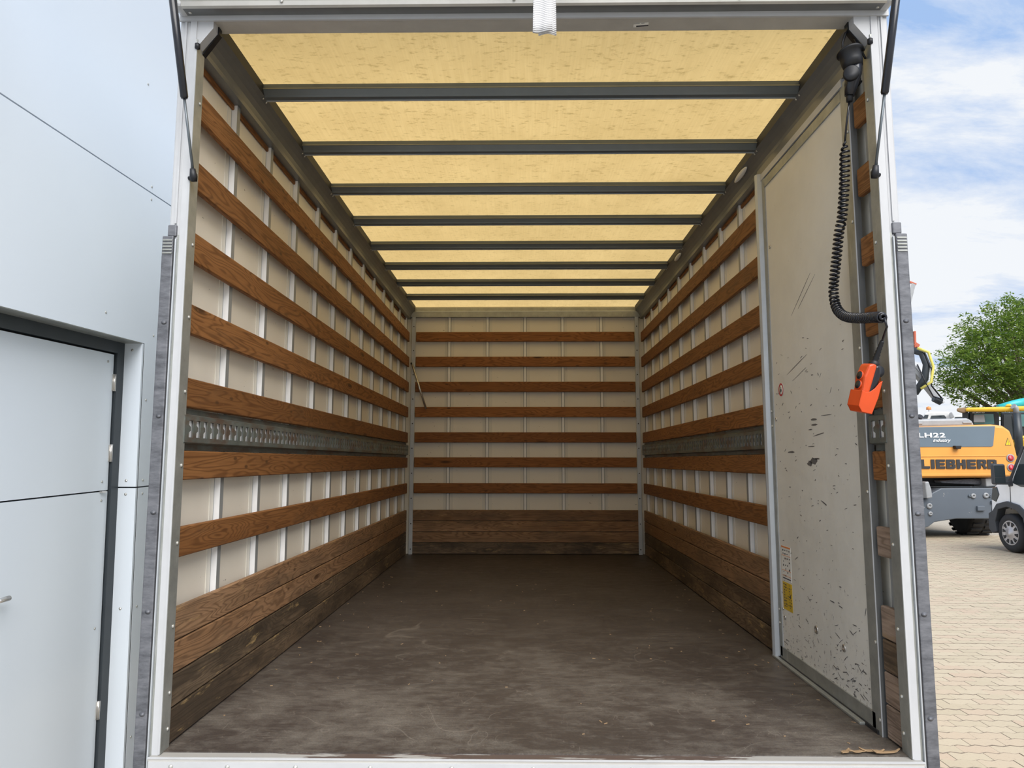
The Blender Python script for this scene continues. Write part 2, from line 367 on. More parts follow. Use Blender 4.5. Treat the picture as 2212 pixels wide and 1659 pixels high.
# ------------------------------------------------------------------ slats and boards
ZS = [(2.094, 2.192), (1.839, 1.941), (1.586, 1.688), (1.335, 1.437), (1.084, 1.184), (.841, .938), (.589, .687)]
KB = [(.3235, .427), (.2195, .3195), (.1145, .2155), (.004, .1105)]
def plank_mesh(key, length, h, mat, th=.022):
    mb = MB().box(-length/2, length/2, -th/2, th/2, -h/2, h/2); me = mb.mesh('plank', mat)
    bm = bmesh.new(); bm.from_mesh(me); bmesh.ops.bevel(bm, geom=list(bm.edges), offset=.0035, segments=1, affect='EDGES'); bm.to_mesh(me); bm.free(); return me
def plank(me, parent, x, y, z, rz, tilt=0):
    o = bpy.data.objects.new('plank', me); COL.objects.link(o); o.parent = parent; o.location = (x, y, z); o.rotation_euler = (0, tilt, rz); return o
def kick_mats(i, side=''): return ('kick_wood', 'kick_wood', 'kick_wood_low', 'kick_wood_low')[i]
# hat-section stud: protrudes .026 from the skin, flanges both sides; built along z, facing +x from x=0
FL = []; CAPM = []
def stud_mesh(z0, z1, wide=.028, name='stud'):
    d = .025; fl = .035
    p = [(0, -wide/2-.001), (d, -wide/2), (d, wide/2), (0, wide/2+.001)]
    FL.append(MB().box(0, .003, -wide/2-fl, -wide/2-.003, z0, z1).box(0, .003, wide/2+.003, wide/2+fl, z0, z1).mesh('stud_flange', 'cream_flange'))
    CAPM.append(MB().box(d, d+.0012, -wide/2, wide/2, z0, z1).box(0, .0036, -wide/2-.0035, -wide/2-.0006, z0, z1).box(0, .0036, wide/2+.0006, wide/2+.0035, z0, z1).mesh('stud_shade_seams', 'shade_seam_grey'))  # grey sheet on the cap paints its shade; side strips are dark seams
    return MB().prism(p, 'z', z0, z1).mesh(name, 'stud_white')
def put_stud(me, fl, parent, loc, rz=0):
    o = bpy.data.objects.new('stud', me); COL.objects.link(o); o.parent = parent; o.location = loc; o.rotation_euler = (0, 0, rz)
    q = bpy.data.objects.new('stud_flange', fl); COL.objects.link(q); q.parent = o
    q = bpy.data.objects.new('stud_shade_seams', CAPM[FL.index(fl)]); COL.objects.link(q); q.parent = o
PX = 1.210           # inner face of the skin
# E-track with real slots
def track_mesh(y0, y1, sgn, name='lashing_rail'):
    mb = MB(); pit = .0541; zc, hh = 1.011, .056
    # local: u along y, z up; plate at depth d=.022 proud of flange plane
    plate = []
    def P(u, z, x): return (sgn*(-x), u, z)      # sgn=+1 left wall (x negative)
    xf, xb = A-.004, A+.018
    n = max(1, int((y1-y0)/pit)); off = (y1-y0-n*pit)/2
    for (za, zb, xa, xb_) in ((1.080, 1.062, xb, xb), (1.062, 1.056, xb, xf), (1.056, 1.044, xf, xf), (.980, .966, xf, xf), (.966, .960, xf, xb), (.960, .941, xb, xb)):
        mb.add([P(y0, za, xa), P(y1, za, xa), P(y1, zb, xb_), P(y0, zb, xb_)], [(0, 1, 2, 3)])
    if off > 1e-4:
        for a, b in ((y0, y0+off), (y1-off, y1)): mb.add([P(a, 1.044, xf), P(b, 1.044, xf), P(b, .980, xf), P(a, .980, xf)], [(0, 1, 2, 3)])
    hole = [(-.016, .029), (.014, .029), (.014, .010), (.014, -.010), (.014, -.029), (-.016, -.029), (-.016, -.013), (-.003, -.006), (-.003, .006), (-.016, .013)]
    rect = [(-pit/2, .032), (pit/2, .032), (pit/2, .010), (pit/2, -.010), (pit/2, -.032), (-pit/2, -.032), (-pit/2, -.012), (-pit/2, -.006), (-pit/2, .006), (-pit/2, .012)]
    for i in range(n):
        c = y0+off+pit*(i+.5); m = len(hole)
        vs = [P(c+a, zc+b+.001, xf) for a, b in hole]+[P(c+a, zc+b+.001, xf) for a, b in rect]
        mb.add(vs, [(j, (j+1) % m, m+(j+1) % m, m+j) for j in range(m)])
        # bent-in tab behind the pinch of the slot
        mb.add([P(c-.003, zc-.006, xf), P(c-.003, zc+.007, xf), P(c+.006, zc+.007, xf+.006), P(c+.006, zc-.006, xf+.006)], [(0, 1, 2, 3)])
    return mb.mesh(name, 'track')
def track(y0, y1, sgn, parent):
    o = bpy.data.objects.new('lashing_rail', track_mesh(y0, y1, sgn)); COL.objects.link(o); o.parent = parent
    m = o.modifiers.new('thick', 'SOLIDIFY'); m.thickness = .003; m.offset = 0
    MB().box(*sorted((-sgn*(A+.0035), -sgn*(A+.0060))), y0, y1, .984, 1.040).build('backing_strip', 'stud_white', o); return o

# ------------------------------------------------------------------ left wall
wl = MB().box(-PX-.02, -PX, -.03, L+.03, -.06, 2.47).build('wall_left', 'cream'); tag(wl, 'left side wall of the load box, cream skin behind brown slats', 'wall', kind='structure')
sm = stud_mesh(.40, 2.345)
for i in range(12):
    put_stud(sm, FL[0], wl, (-PX, .375+.385*i, 0))
LY0, LY1 = -.006, L-.045
for i, (a, b) in enumerate(ZS):
    plank(plank_mesh('', LY1-LY0, b-a, 'slat_wood'), wl, -A-.011, (LY0+LY1)/2, (a+b)/2, PI/2)
for i, (a, b) in enumerate(KB):
    plank(plank_mesh('', LY1-LY0, b-a, kick_mats(i), .022), wl, -A-.011-.0006*i, (LY0+LY1)/2, (a+b)/2, PI/2)
track(LY0, LY1, 1, wl)
tb = plank_mesh('', L, .09, 'slat_wood', .012)
plank(tb, wl, -PX+.007, L/2, 2.36, PI/2)
# ------------------------------------------------------------------ right wall (with an opening for the side door)
D0, D1, DZ = .125, 1.075, 2.295
wr = MB().box(PX, PX+.02, D1, L+.03, -.06, 2.47).box(PX, PX+.02, -.03, D0+.09, -.06, 2.47).box(PX, PX+.02, D0, D1, DZ, 2.47).box(PX, PX+.02, D0, D1, -.06, .01).build('wall_right', 'cream'); tag(wr, 'right side wall of the load box, slatted beyond the side door', 'wall', kind='structure')
for i in range(9):
    put_stud(sm, FL[0], wr, (PX, 1.52+.385*i, 0), PI)
s1_ = stud_mesh(.40, 2.40, .03); put_stud(s1_, FL[1], wr, (PX, .052, 0), PI)
RY0, RY1 = 1.100, L-.03
for i, (a, b) in enumerate(ZS):
    plank(plank_mesh('', RY1-RY0, b-a, 'slat_wood'), wr, A+.011, (RY0+RY1)/2, (a+b)/2, PI/2)
    plank(plank_mesh('', .115, b-a, 'slat_wood' if i < 6 else 'grey_wood'), wr, A+.013, .045, (a+b)/2, PI/2)
for i, (a, b) in enumerate(KB):
    plank(plank_mesh('', RY1-RY0, b-a, kick_mats(i), .022), wr, A+.011+.0006*i, (RY0+RY1)/2, (a+b)/2, PI/2)
    plank(plank_mesh('', .115, b-a, 'grey_wood' if i != 1 else 'kick_wood_low'), wr, A+.013, .045, (a+b)/2, PI/2)
track(RY0, RY1, -1, wr); track(-.01, .10, -1, wr)
plank(plank_mesh('', RY1-RY0, .09, 'slat_wood', .012), wr, PX-.007, (RY0+RY1)/2, 2.36, PI/2)
# ------------------------------------------------------------------ back wall
wb = MB().box(-PX-.02, PX+.02, L+.028, L+.05, -.06, 2.47).build('wall_back', 'cream'); tag(wb, 'front bulkhead wall of the load box with seven slats', 'wall', kind='structure')
sb = stud_mesh(.40, 2.36, .024); CAPM[2] = MB().box(.025, .026, -.013, -.0115, .4, 2.36).box(.025, .026, .0115, .013, .4, 2.36).box(0, .0036, -.0165, -.0126, .4, 2.36).box(0, .0036, .0126, .0165, .4, 2.36).mesh('stud_shade_seams', 'shade_seam_grey')
for x in (-.765, -.379, 0, .379, .769):
    put_stud(sb, FL[2], wb, (x, L+.028, 0), -PI/2)
for i, (a, b) in enumerate(ZS):
    dz = -.014*(i < 6)*(1-(i/8)) if True else 0
    plank(plank_mesh('', 2.20, b-a, 'back_wood'), wb, 0, L+.011-.02, (a+b)/2-dz*.6, 0)
for i, (a, b) in enumerate(KB):
    plank(plank_mesh('', 2.25, b-a, 'kick_wood' if i < 3 else 'kick_wood_low'), wb, 0, L+.011-.022, (a+b)/2, 0)
for s in (-1, 1):
    cp = MB().box(-.018, .018, -.004, 0, 0, 2.36).build('corner_post', 'galv_light', wb, (s*1.122, L-.024, 0))
    MB().box(-.002, .002, 0, .03, 0, 2.36).build('post_flange', 'galv', cp, (s*.018, 0, 0))
    for i in range(10):
        o = bpy.data.objects.new('bolt', bpy.data.meshes.get('corner_bolt') or MB().lathe([(0, 0), (.006, 0), (.006, .002), (0, .003)], 8, lookrot((0, -1, 0))).mesh('corner_bolt', 'print_dark'))
        COL.objects.link(o); o.parent = cp; o.location = (0, -.004, .05+.245*i)
bm_ = MB().prism([(L-.03, 2.352), (L-.03, 2.405), (L-.02, 2.42), (L-.02, 2.452), (L+.03, 2.452), (L+.03, 2.352)], 'x', -1.165, 1.165).build('top_beam', 'galv', wb)
MB().box(-1.10, 1.10, L-.032, L-.028, 2.405, 2.412).build('beam_lip', 'galv_light', wb)

# ------------------------------------------------------------------ ceiling
ceil = MB().box(-1.235, 1.235, -.02, L+.05, 2.470, 2.473).build('ceiling', 'roof'); tag(ceil, 'translucent yellow roof sheet carried by dark cross ribs', 'ceiling', kind='structure')
rib_p = [(-.026, 2.447), (-.026, 2.468), (.026, 2.468), (.026, 2.424), (.020, 2.420), (-.008, 2.420), (-.012, 2.428)]
ribm = MB().prism(rib_p, 'x', -1.115, 1.115).mesh('rib', 'rib_grey')
ribt = MB().box(-1.125, 1.125, -.030, -.012, 2.446, 2.4495).mesh('rib_flange', 'rib_olive')
ribl = MB().box(-1.115, 1.115, .018, .024, 2.4165, 2.4205).mesh('rib_lip', 'galv_light')
for i in range(8):
    y = .462+.5275*i
    o = bpy.data.objects.new('rib', ribm); COL.objects.link(o); o.parent = ceil; o.location = (0, y, 0)
    for m_ in (ribt, ribl):
        q = bpy.data.objects.new(m_.name.split('.')[0], m_); COL.objects.link(q); q.parent = o
rivm = MB().lathe([(0, 0), (.005, 0), (.004, .002), (0, .003)], 8).mesh('rivet', 'bolt')
for s, nm in ((-1, 'trim_2'), (1, 'trim_3')):
    # cove-shaped cant rail with a dark recess above
    arc = [(A-.002, 2.335), (A-.004, 2.352), (A-.010, 2.372), (A-.022, 2.392), (A-.036, 2.408), (A-.051, 2.421)]
    pr = arc+[(A-.047, 2.426), (A-.018, 2.42), (A+.018, 2.395), (A+.045, 2.335)]
    r_ = MB().prism([(s*x, z) for x, z in pr], 'y', -.03, L).build(nm, 'rail_grey'); tag(r_, ('left' if s < 0 else 'right')+' coved dark grey cant rail under the roof edge', 'rail', kind='structure')
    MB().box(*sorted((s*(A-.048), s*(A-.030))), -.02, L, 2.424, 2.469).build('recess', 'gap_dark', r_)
    for i in range(8):
        for dy in (-.012, .022):
            q = bpy.data.objects.new('rivet', rivm); COL.objects.link(q); q.parent = r_
            q.location = (s*(A-.045), .462+.5275*i+dy, 2.412); q.rotation_euler = Vector((-s, 0, -1)).to_track_quat('Z', 'Y').to_euler()
# interior lamps in the right cant rail (two slim oval lenses)
for y in (1.25, 2.75):
    MB().lathe([(0, 0), (.015, 0), (.013, .005), (0, .007)], 16, Matrix.Diagonal((7, 1, 1, 1)) @ Matrix()).build('lamp_lens', 'paper', bpy.data.objects['trim_3'], (A-.040, y, 2.405)).rotation_euler = (0, 0, 0)
    o = bpy.context.scene.objects[-1] if False else None
for o in [o for o in bpy.data.objects if o.name.startswith('lamp_lens')]:
    o.matrix_local = Matrix.Translation(o.location) @ Matrix(((0, -.7071, -.7071, 0), (1, 0, 0, 0), (0, .7071, -.7071, 0), (0, 0, 0, 1)))

# ------------------------------------------------------------------ rear frame
hd = MB().box(-1.225, 1.225, FR, .03, ZC, 2.462).build('trim_4', 'frame_lip'); tag(hd, 'white header over the open end of the load box', 'frame', kind='structure')
MB().box(-1.225, 1.225, FR-.004, FR+.004, ZC-.004, 2.452).build('header_lip', 'frame_white', hd)
MB().box(-1.225, 1.225, -.02, .035, 2.462, 2.50).build('header_cap', 'frame_white', hd)
lb = MB().box(-.026, .026, -.011, .011, -.0006, .0).build('maker_label', 'paper', hd, (.385, -.006, ZC-.0006)); lb.rotation_euler = (0, 0, -.12)
MB().box(-.016, .026, .002, .009, -.0012, -.0006).box(-.026, -.004, -.010, -.0085, -.0012, -.0006).box(.0, .012, -.0105, -.009, -.0012, -.0006).build('print', 'print_dark', lb)
boltm = MB().lathe([(0, 0), (.0065, 0), (.0055, .003), (0, .0045)], 10, lookrot((1, 0, 0))).mesh('bolt', 'bolt')
for s, nm, side in ((-1, 'trim_5', 'left'), (1, 'trim_6', 'right')):
    def bx(x0, x1, *r): return MB().box(*sorted((s*x0, s*x1)), *r)
    p = bx(1.164, 1.186, FR, 0, -.05, ZC).build(nm, 'frame_white'); tag(p, side+' white post of the open end frame with grey inner flange', 'frame', kind='structure')
    bx(1.186, 1.225, FR+.006, .01, -.06, 2.462).build('outer_column', 'frame_white', p, bevel=.006)
    bx(1.199, 1.206, FR+.0015, FR+.008, 1.70, 2.44).build('column_ridge', 'frame_white', p)
    bx(1.1595, 1.166, FR-.002, FR+.002, -.002, ZC-.08).build('bright_edge', 'frame_white', p)
    fl = bx(1.1585, 1.164, FR, .004, -.002, 2.36).build('inner_flange', 'galv', p)
    for i, z in enumerate([z0/2+z1/2 for z0, z1 in ZS]+[.375, .17, .06]):
        q = bpy.data.objects.new('bolt', boltm); COL.objects.link(q); q.parent = fl; q.location = (s*1.1585, -.012, z); q.rotation_euler = (0, 0, PI if s > 0 else 0)
    MB().prism([(s*1.164, 2.335), (s*1.160, 2.335), (s*1.108, 2.402), (s*1.108, 2.43), (s*1.164, 2.43)], 'y', FR+.004, -.012).build('gusset', 'frame_white', p)
    MB().prism([(s*1.160, 2.329), (s*1.158, 2.325), (s*1.103, 2.404), (s*1.104, 2.43), (s*1.109, 2.43), (s*1.110, 2.402)], 'y', -.012, .012).build('seal_strip', 'black', p)
    MB().lathe([(0, -.012), (.009, -.008), (.009, .008), (0, .012)], 10, Matrix.Translation((s*1.157, FR-.002, 2.332))).build('seal_knob', 'black', p)
    # galvanised lift guide outside the post
    r_ = empty('lift_guide_rail', (s*1.218, -.02, -.72)); tag(r_, 'dark galvanised lift guide channel bolted outside the %s post' % side, 'rail', 'lift guide rails beside the open end')
    def rb(x0, x1, y0, y1, z0, z1, n, mt, bev=0):
        return MB().box(*sorted((s*(x0-1.218), s*(x1-1.218))), y0+.02, y1+.02, z0+.72, z1+.72).build(n, mt, r_, bevel=bev)
    rb(1.202, 1.240, -.058, .04, -.72, 1.655, 'channel', 'liftrail', .004)
    rb(1.1985, 1.2015, -.056, .0, -.72, 1.648, 'groove', 'gap_dark')
    rb(1.1935, 1.1975, -.058, -.02, -.72, 1.645, 'inner_bead', 'galv_light', .001)
    rb(1.1865, 1.193, -.050, -.02, -.72, 1.66, 'backing_strip', 'galv')
    rb(1.196, 1.226, -.0525, -.02, 1.655, 1.695, 'top_plate', 'liftrail', .004)
    for i in range(5): rb(1.2045, 1.236, -.0605, -.058, 1.637-.011*i, 1.642-.011*i, 'tooth', 'galv')
    for i in range(7):
        z = 1.36-.31*i
        MB().lathe([(.008, 0), (.009, .0015), (.0, .003)], 12, Matrix.Translation((0, -.038, z+.72)) @ lookrot((0, -1, 0)) @ Matrix.Diagonal((1.0, .8, 1, 1))).build('plug_weld', 'liftrail', r_)

# ------------------------------------------------------------------ side door in the right wall
dr = empty('door_1', (A, .6, 0)); tag(dr, 'white scuffed side door in the right wall', 'door', kind='structure')
def db(n, m, x0, x1, y0, y1, z0, z1, bev=0, par=None): return MB().box(x0-A, x1-A, y0-.6, y1-.6, z0, z1).build(n, m, par or dr, bevel=bev)
pn = db('panel', 'door', A, PX, .178, 1.010, .055, 2.243)
db('seal_edge', 'frame_white', A-.002, A+.003, 1.006, 1.011, .06, 2.24)
db('frame_side', 'galv', A-.006, A+.018, .118, .180, .0, 2.30)
db('frame_edge', 'frame_white', A-.008, A-.0045, .1155, .1185, .0, 2.29); db('shaded_return', 'rail_grey', A-.0045, A+.018, .1155, .1185, .0, 2.29)  # return face takes a darker grey, its shading painted into the colour
db('frame_side', 'galv', A-.006, PX, 1.008, 1.040, .02, 2.29)
db('frame_top', 'galv', A-.006, PX, .178, 1.010, 2.241, 2.282)
db('frame_bottom', 'galv', A-.006, PX, .160, 1.030, .012, .062)
db('transom_gap', 'gap_dark', A-.003, PX, .118, 1.04, 2.282, 2.288)
db('transom_strip', 'frame_white', A-.010, PX, .16, 1.06, 2.288, 2.318)
db('transom_rail', 'rail_grey', A-.006, PX, .0, 1.10, 2.318, 2.36)
db('jamb', 'galv', A-.008, PX, 1.086, 1.106, 0, 2.34, .002)
MB().prism([(A-A-.006, 1.086-.6), (A-A-.028, 1.080-.6), (-.030, 1.066-.6), (-.024, 1.052-.6), (-.004, 1.046-.6), (.03, 1.046-.6), (.03, 1.086-.6)], 'z', .005, 2.325).build('lock_tube', 'galv_light', dr)
th = db('threshold', 'galv', A-.030, A-.004, .225, 1.085, 0, .010, .002)
db('threshold_slot', 'gap_dark', A-.012, PX, .14, 1.06, .0005, .012)
for (y, z, r) in ((.975, 1.93, .010), (.985, 1.10, .010), (.974, .20, .011), (.63, .225, .018), (.385, .215, .015), (.99, .235, .006)):
    MB().lathe([(0, 0), (r, 0), (r*.9, .003), (r*.45, .004), (r*.4, .001), (0, .001)], 14, Matrix.Translation((-.0005, y-.6, z)) @ lookrot((-1, 0, 0))).build('screw', 'chrome', dr)
for (y, z) in ((1.025, 1.14), (1.025, 1.07), (1.025, .225), (1.025, .165), (.135, 2.10), (.135, 1.76), (.13, .30), (.13, .80), (.13, 1.3), (.128, .05)):
    MB().lathe([(0, 0), (.007, 0), (.006, .003), (0, .004)], 10, Matrix.Translation((-.006, y-.6, z)) @ lookrot((-1, 0, 0))).build('screw', 'bolt', dr)
# stickers on the door (flat print at its real place)
def sticker(mat, y0, y1, z0, z1, nm='sticker'):
    return MB().box(-.0012, 0, y0-.6, y1-.6, z0, z1).build(nm, mat, dr)
st = sticker('paper', .876, .984, .368, .520); st['label'] = 'white instruction sticker with small pictograms'
mb = MB(); mo = MB()
mo.box(-.0020, -.0012, .276, .384, .513, .520)
for z in (.478, .412, .388): mo.box(-.0020, -.0012, .278, .382, z, z+.0018)
rr = random.Random(3)
for row in range(8):
    z = .505-.0155*row-(.004 if row > 1 else 0)
    for col in range(4):
        y = .288+.024*col
        if rr.random() < .8:
            w = rr.uniform(.004, .012); mb.box(-.0020, -.0012, y, y+w, z-rr.uniform(.004, .009), z)
for i in range(14): mb.box(-.0020, -.0012, .282+.007*i, .2865+.007*i, .375, .380)
mo.build('sticker_lines', 'print_orange', st); mb.build('sticker_print', 'print_dark', st)
st = sticker('sticker_yellow', .876, .984, .238, .360); st['label'] = 'yellow worn warning sticker'
mb = MB()
for row in range(9):
    z = .352-.012*row
    for col in range(5):
        if rr.random() < .6: y = .280+.020*col; mb.box(-.0020, -.0012, y, y+rr.uniform(.004, .014), z-rr.uniform(.002, .006), z)
mb.box(-.002, -.0012, .292, .300, .296, .312); mb.box(-.002, -.0012, .278, .382, .262, .2635)
mb.build('sticker_print', 'print_dark', st)
rs = empty('round_sticker', (-.0005, .906-.6, 1.232)); rs.parent = dr; rs['label'] = 'round red ringed prohibition sticker'
MB().lathe([(0, 0), (.030, 0), (.030, .001), (0, .001)], 24, lookrot((-1, 0, 0))).build('sticker_ground', 'paper', rs)
ring = MB(); n = 24
vs = [(-.0018, r*math.cos(2*PI*j/n), r*math.sin(2*PI*j/n)) for r in (.022, .030) for j in range(n)]; ring.add(vs, [(j, (j+1) % n, n+(j+1) % n, n+j) for j in range(n)])
ring.build('sticker_ring', 'print_red', rs)
MB().box(-.0018, -.001, -.004, .004, -.011, .004).box(-.0018, -.001, -.009, .008, -.004, -.001).box(-.0018, -.001, -.003, .003, .006, .012).box(-.0018, -.001, .006, .008, -.012, .006).build('sticker_print', 'print_dark', rs)
# long paint-free gouges on the panel (real shallow streaks of exposed primer)
gm = MB()
def streak(y, z, ly, lz, ang=0):
    q = []
    for i in range(10):
        a = 2*PI*i/10; r = .75+.5*random.random(); py = ly/2*math.cos(a)*r; pz = lz/2*math.sin(a)*r
        q.append((y-.6+py*math.cos(ang)-pz*math.sin(ang), z+py*math.sin(ang)+pz*math.cos(ang)))
    gm.prism(q, 'x', -.0008, .0005)
rq = random.Random(21)
chips = [(.58, .905, .075, .03), (.55, .915, .06, .006), (.62, .895, .05, .022), (.56, 1.075, .06, .010), (.56, 1.053, .065, .007), (.60, 1.035, .04, .005), (.52, 1.012, .10, .004, -.1), (.60, .965, .07, .004), (.82, .945, .09, .009), (.44, 1.085, .10, .003), (.85, .79, .02, .004), (.50, .74, .05, .005, .3), (.63, 1.62, .30, .003, -.55), (.60, 1.60, .22, .003, -.5), (.72, 1.32, .25, .003, -.25), (.68, 1.28, .16, .002, -.25)]
for i in range(170):
    z = 1.35*rq.random()**1.6+.08; y = rq.uniform(.2, .98)
    if z < .32 and rq.random() < .6: y = rq.uniform(.2, .5)
    chips.append((y, z, rq.uniform(.004, .026)*(1.6 if z < .4 else 1), rq.uniform(.0012, .0045), rq.gauss(-.1, .35)))
for a in chips: streak(*a)
gm.build('paint_chip', 'chip_grey', dr)['kind'] = 'stuff'

# ------------------------------------------------------------------ roof flap, gas struts, strap
fp = empty('rear_flap', (0, FR, 2.445)); tag(fp, 'white raised flap over the open end of the load box', 'flap')
MB().prism([(FR-.045-FR, -.001), (.002, -.001), (.002, .012), (-.045, .012)], 'x', -1.215, 1.215).build('bottom_rail', 'rail_grey', fp)
MB().prism([(-.046, -.004), (-.046, .022), (-.060, .022), (-.055, .0)], 'x', -1.205, 1.205).build('rail_lip', 'frame_lip', fp)
fa = math.radians(52); c_, s_ = math.cos(fa), math.sin(fa)
MB().prism([(-.05, .004), (-.05-.95*c_, .004+.95*s_), (-.05-.95*c_+.03*s_, .004+.95*s_+.03*c_), (-.05+.03*s_, .004+.03*c_)], 'x', -1.20, 1.20).build('panel', 'frame_lip', fp)
for s in (-1, 1):
    MB().prism([(-.062, -.006), (.004, -.006), (.004, .05), (-.062, .05)], 'x', s*1.192, s*1.222).build('corner_block', 'frame_white', fp, bevel=.012)
    MB().lathe([(0, 0), (.006, 0), (.005, .002), (0, .003)], 10, Matrix.Translation((s*1.18, -.02, -.001)) @ lookrot((0, 0, -1))).build('screw', 'bolt', fp)
for x in (-.85, -.06, .7):
    MB().lathe([(0, 0), (.006, 0), (.005, .002), (0, .003)], 10, Matrix.Translation((x, -.06, .012)) @ lookrot((0, -1, 0))).build('screw', 'bolt', fp)
for s, side in ((-1, 'left'), (1, 'right')):
    b = Vector((s*1.143, -.060, 1.855)); m_ = Vector((s*1.156, -.120, 2.092)); d = (Vector((s*1.172, -.2, 2.39))-b).normalized(); t_ = b+d*.80
    g = empty('gas_strut', b); tag(g, 'black gas strut holding the flap open at the %s post' % side, 'strut', 'gas struts of the flap')
    z = Vector((0, 0, 0))
    MB().tube([d*.02, d*.27], .0045, 10).build('rod', 'rib_grey', g)
    MB().tube([d*.255, d*.262, d*.78], [.009, .0125, .0125], 14).build('cylinder', 'black_gloss', g)
    MB().tube([-d*.012, d*.004, d*.03], [.010, .013, .009], 12).build('ball_socket', 'black', g)
    MB().tube([(0, 0, 0), (s*.018, .004, 0)], .007, 10).build('ball_stud', 'black', g)
    MB().tube([d*.70, d*.80], [.016, .016], 12).build('end_fitting', 'black', g)
# webbing strap hanging from the flap
mb = MB(); n = 26
def ribbon(x0, x1, yo, ph, z0, z1):
    vs = []
    for i in range(n+1):
        t = i/n; z = z0+(z1-z0)*t; w = .5*math.sin(t*5+ph)*.004
        for q in range(7):
            f = q/6; vs.append((x0+(x1-x0)*f+w-.006*(1-t)*(1-f), yo+.006*math.sin(f*5+ph)+.004*math.sin(t*9+ph), z))
    mb.add(vs, [(i*7+q, i*7+q+1, (i+1)*7+q+1, (i+1)*7+q) for i in range(n) for q in range(6)], True)
ribbon(-.026, .024, 0, .3, 0, .72); ribbon(-.010, .036, .014, 2.2, .004, .70)
vs = []
sp_ = mb.build('pull_strap', 'webbing', None, (.028, -.45, 2.118)); sp_.modifiers.new('t', 'SOLIDIFY').thickness = .003
tag(sp_, 'light grey folded webbing pull strap hanging from the flap', 'strap')

# ------------------------------------------------------------------ remote control: socket, coiled cable, pendant, holder
rc = empty('remote_control', (1.10, 0, 1.15)); tag(rc, 'black socket and coiled cable ending in an orange two-button hand control', 'remote control')
def loc(p): return Vector(p)-Vector((1.10, 0, 1.15))
def sp(u, v, x):
    d = FW+(u-1106)/FPX*RT-(v-829.5)/FPX*UPV; return CP+d*((x-CP.x)/d.x)
T = Matrix.Translation(loc((1.103, -.015, 2.322)))@lookrot((.12, -.10, -1))
MB().lathe([(0, 0), (.040, 0), (.043, .004), (.043, .010), (.036, .012), (.035, .045), (.030, .068), (.0, .070)], 24, T).build('socket_shell', 'black', rc)
MB().tube([loc(p) for p in ((1.118, -.03, 2.27), (1.112, -.02, 2.235), (1.108, -.005, 2.20), (1.104, .0, 2.165))], [.020, .026, .022, .017], 16).build('plug_body', 'black_gloss', rc)
MB().lathe([(0, 0), (.026, 0), (.026, .012), (.022, .016), (0, .016)], 24, Matrix.Translation(loc((1.098, -.030, 2.228)))@lookrot((-.40, -.9, -.15))).build('plug_cap', 'black', rc)
MB().tube([loc(p) for p in ((1.104, .0, 2.178), (1.103, .003, 2.145))], [.013, .010], 12).build('plug_collar', 'black', rc)
MB().tube([loc(p) for p in ((1.09, .0, 2.32), (1.088, .0, 2.36), (1.10, .0, 2.395), (1.115, .0, 2.41))], .005, 8).build('feed_cable', 'black', rc)
MB().tube([loc(p) for p in ((1.12, .0, 2.40), (1.140, -.01, 2.34), (1.155, -.02, 2.29))], .004, 6).build('feed_cable', 'black', rc)
# cable path
key = [(1.103, .003, 2.15), (1.102, .03, 2.08), (1.100, .044, 2.02), (1.099, .046, 1.99), (1.099, .064, 1.87), (1.098, .092, 1.76), (1.098, .118, 1.72), (1.098, .15, 1.63), (1.098, .176, 1.56), (1.098, .186, 1.51), (1.098, .170, 1.455), (1.098, .125, 1.418), (1.098, .066, 1.396), (1.098, -.02, 1.377), (1.098, -.095, 1.364), (1.096, -.150, 1.352)]
key = [Vector(k_) for k_ in key]
def cr(P, n=24):
    out = []
    Q = [P[0]*2-P[1]]+P+[P[-1]*2-P[-2]]
    for i in range(1, len(Q)-2):
        for j in range(n):
            t = j/n; a, b, c, d = Q[i-1], Q[i], Q[i+1], Q[i+2]
            out.append(.5*((2*b)+(c-a)*t+(2*a-5*b+4*c-d)*t*t+(3*b-a-3*c+d)*t**3))
    out.append(P[-1]); return out
path = cr(key[2:], 30)
cum = [0]
for a, b in zip(path, path[1:]): cum.append(cum[-1]+(b-a).length)
tot = cum[-1]
def along(s):
    import bisect
    i = min(max(bisect.bisect_right(cum, s)-1, 0), len(path)-2); f = (s-cum[i])/(cum[i+1]-cum[i]+1e-9)
    return path[i].lerp(path[i+1], f), (path[min(i+3, len(path)-1)]-path[max(i-3, 0)]).normalized()
pts = []; TURN = 66; NS = TURN*16; ph = 0
wts = []
for i in range(NS+1):
    s = i/NS; sd_ = s*.62+.38*(s*s if s < 1 else 1)  # looser turns at the top
for i in range(NS+1):
    t = i/NS; s = tot*(1-(1-t)**1.22)                # arclength: wide pitch first
    p, tg = along(s); ref = Vector((1, 0, 0)); ref = (ref-tg*ref.dot(tg)).normalized(); b = tg.cross(ref)
    a = 2*PI*TURN*t; R_ = .0140*min(1, t*30, (1-t)*40+.25)
    pts.append(loc(p+(ref*math.cos(a)+b*math.sin(a))*R_))
MB().tube([loc(k_) for k_ in key[:3]]+[pts[0]], .0036, 8).build('cable', 'black_gloss', rc)
MB().tube(pts, .0044, 6).build('coiled_cable', 'black_gloss', rc)
PT = sp(1906, 736, 1.120)
MB().tube([pts[-1], loc(sp(1916, 706, 1.105)), loc(sp(1911, 720, 1.115)), loc(PT), loc(sp(1903, 745, 1.12))], .0036, 8).build('cable', 'black_gloss', rc)
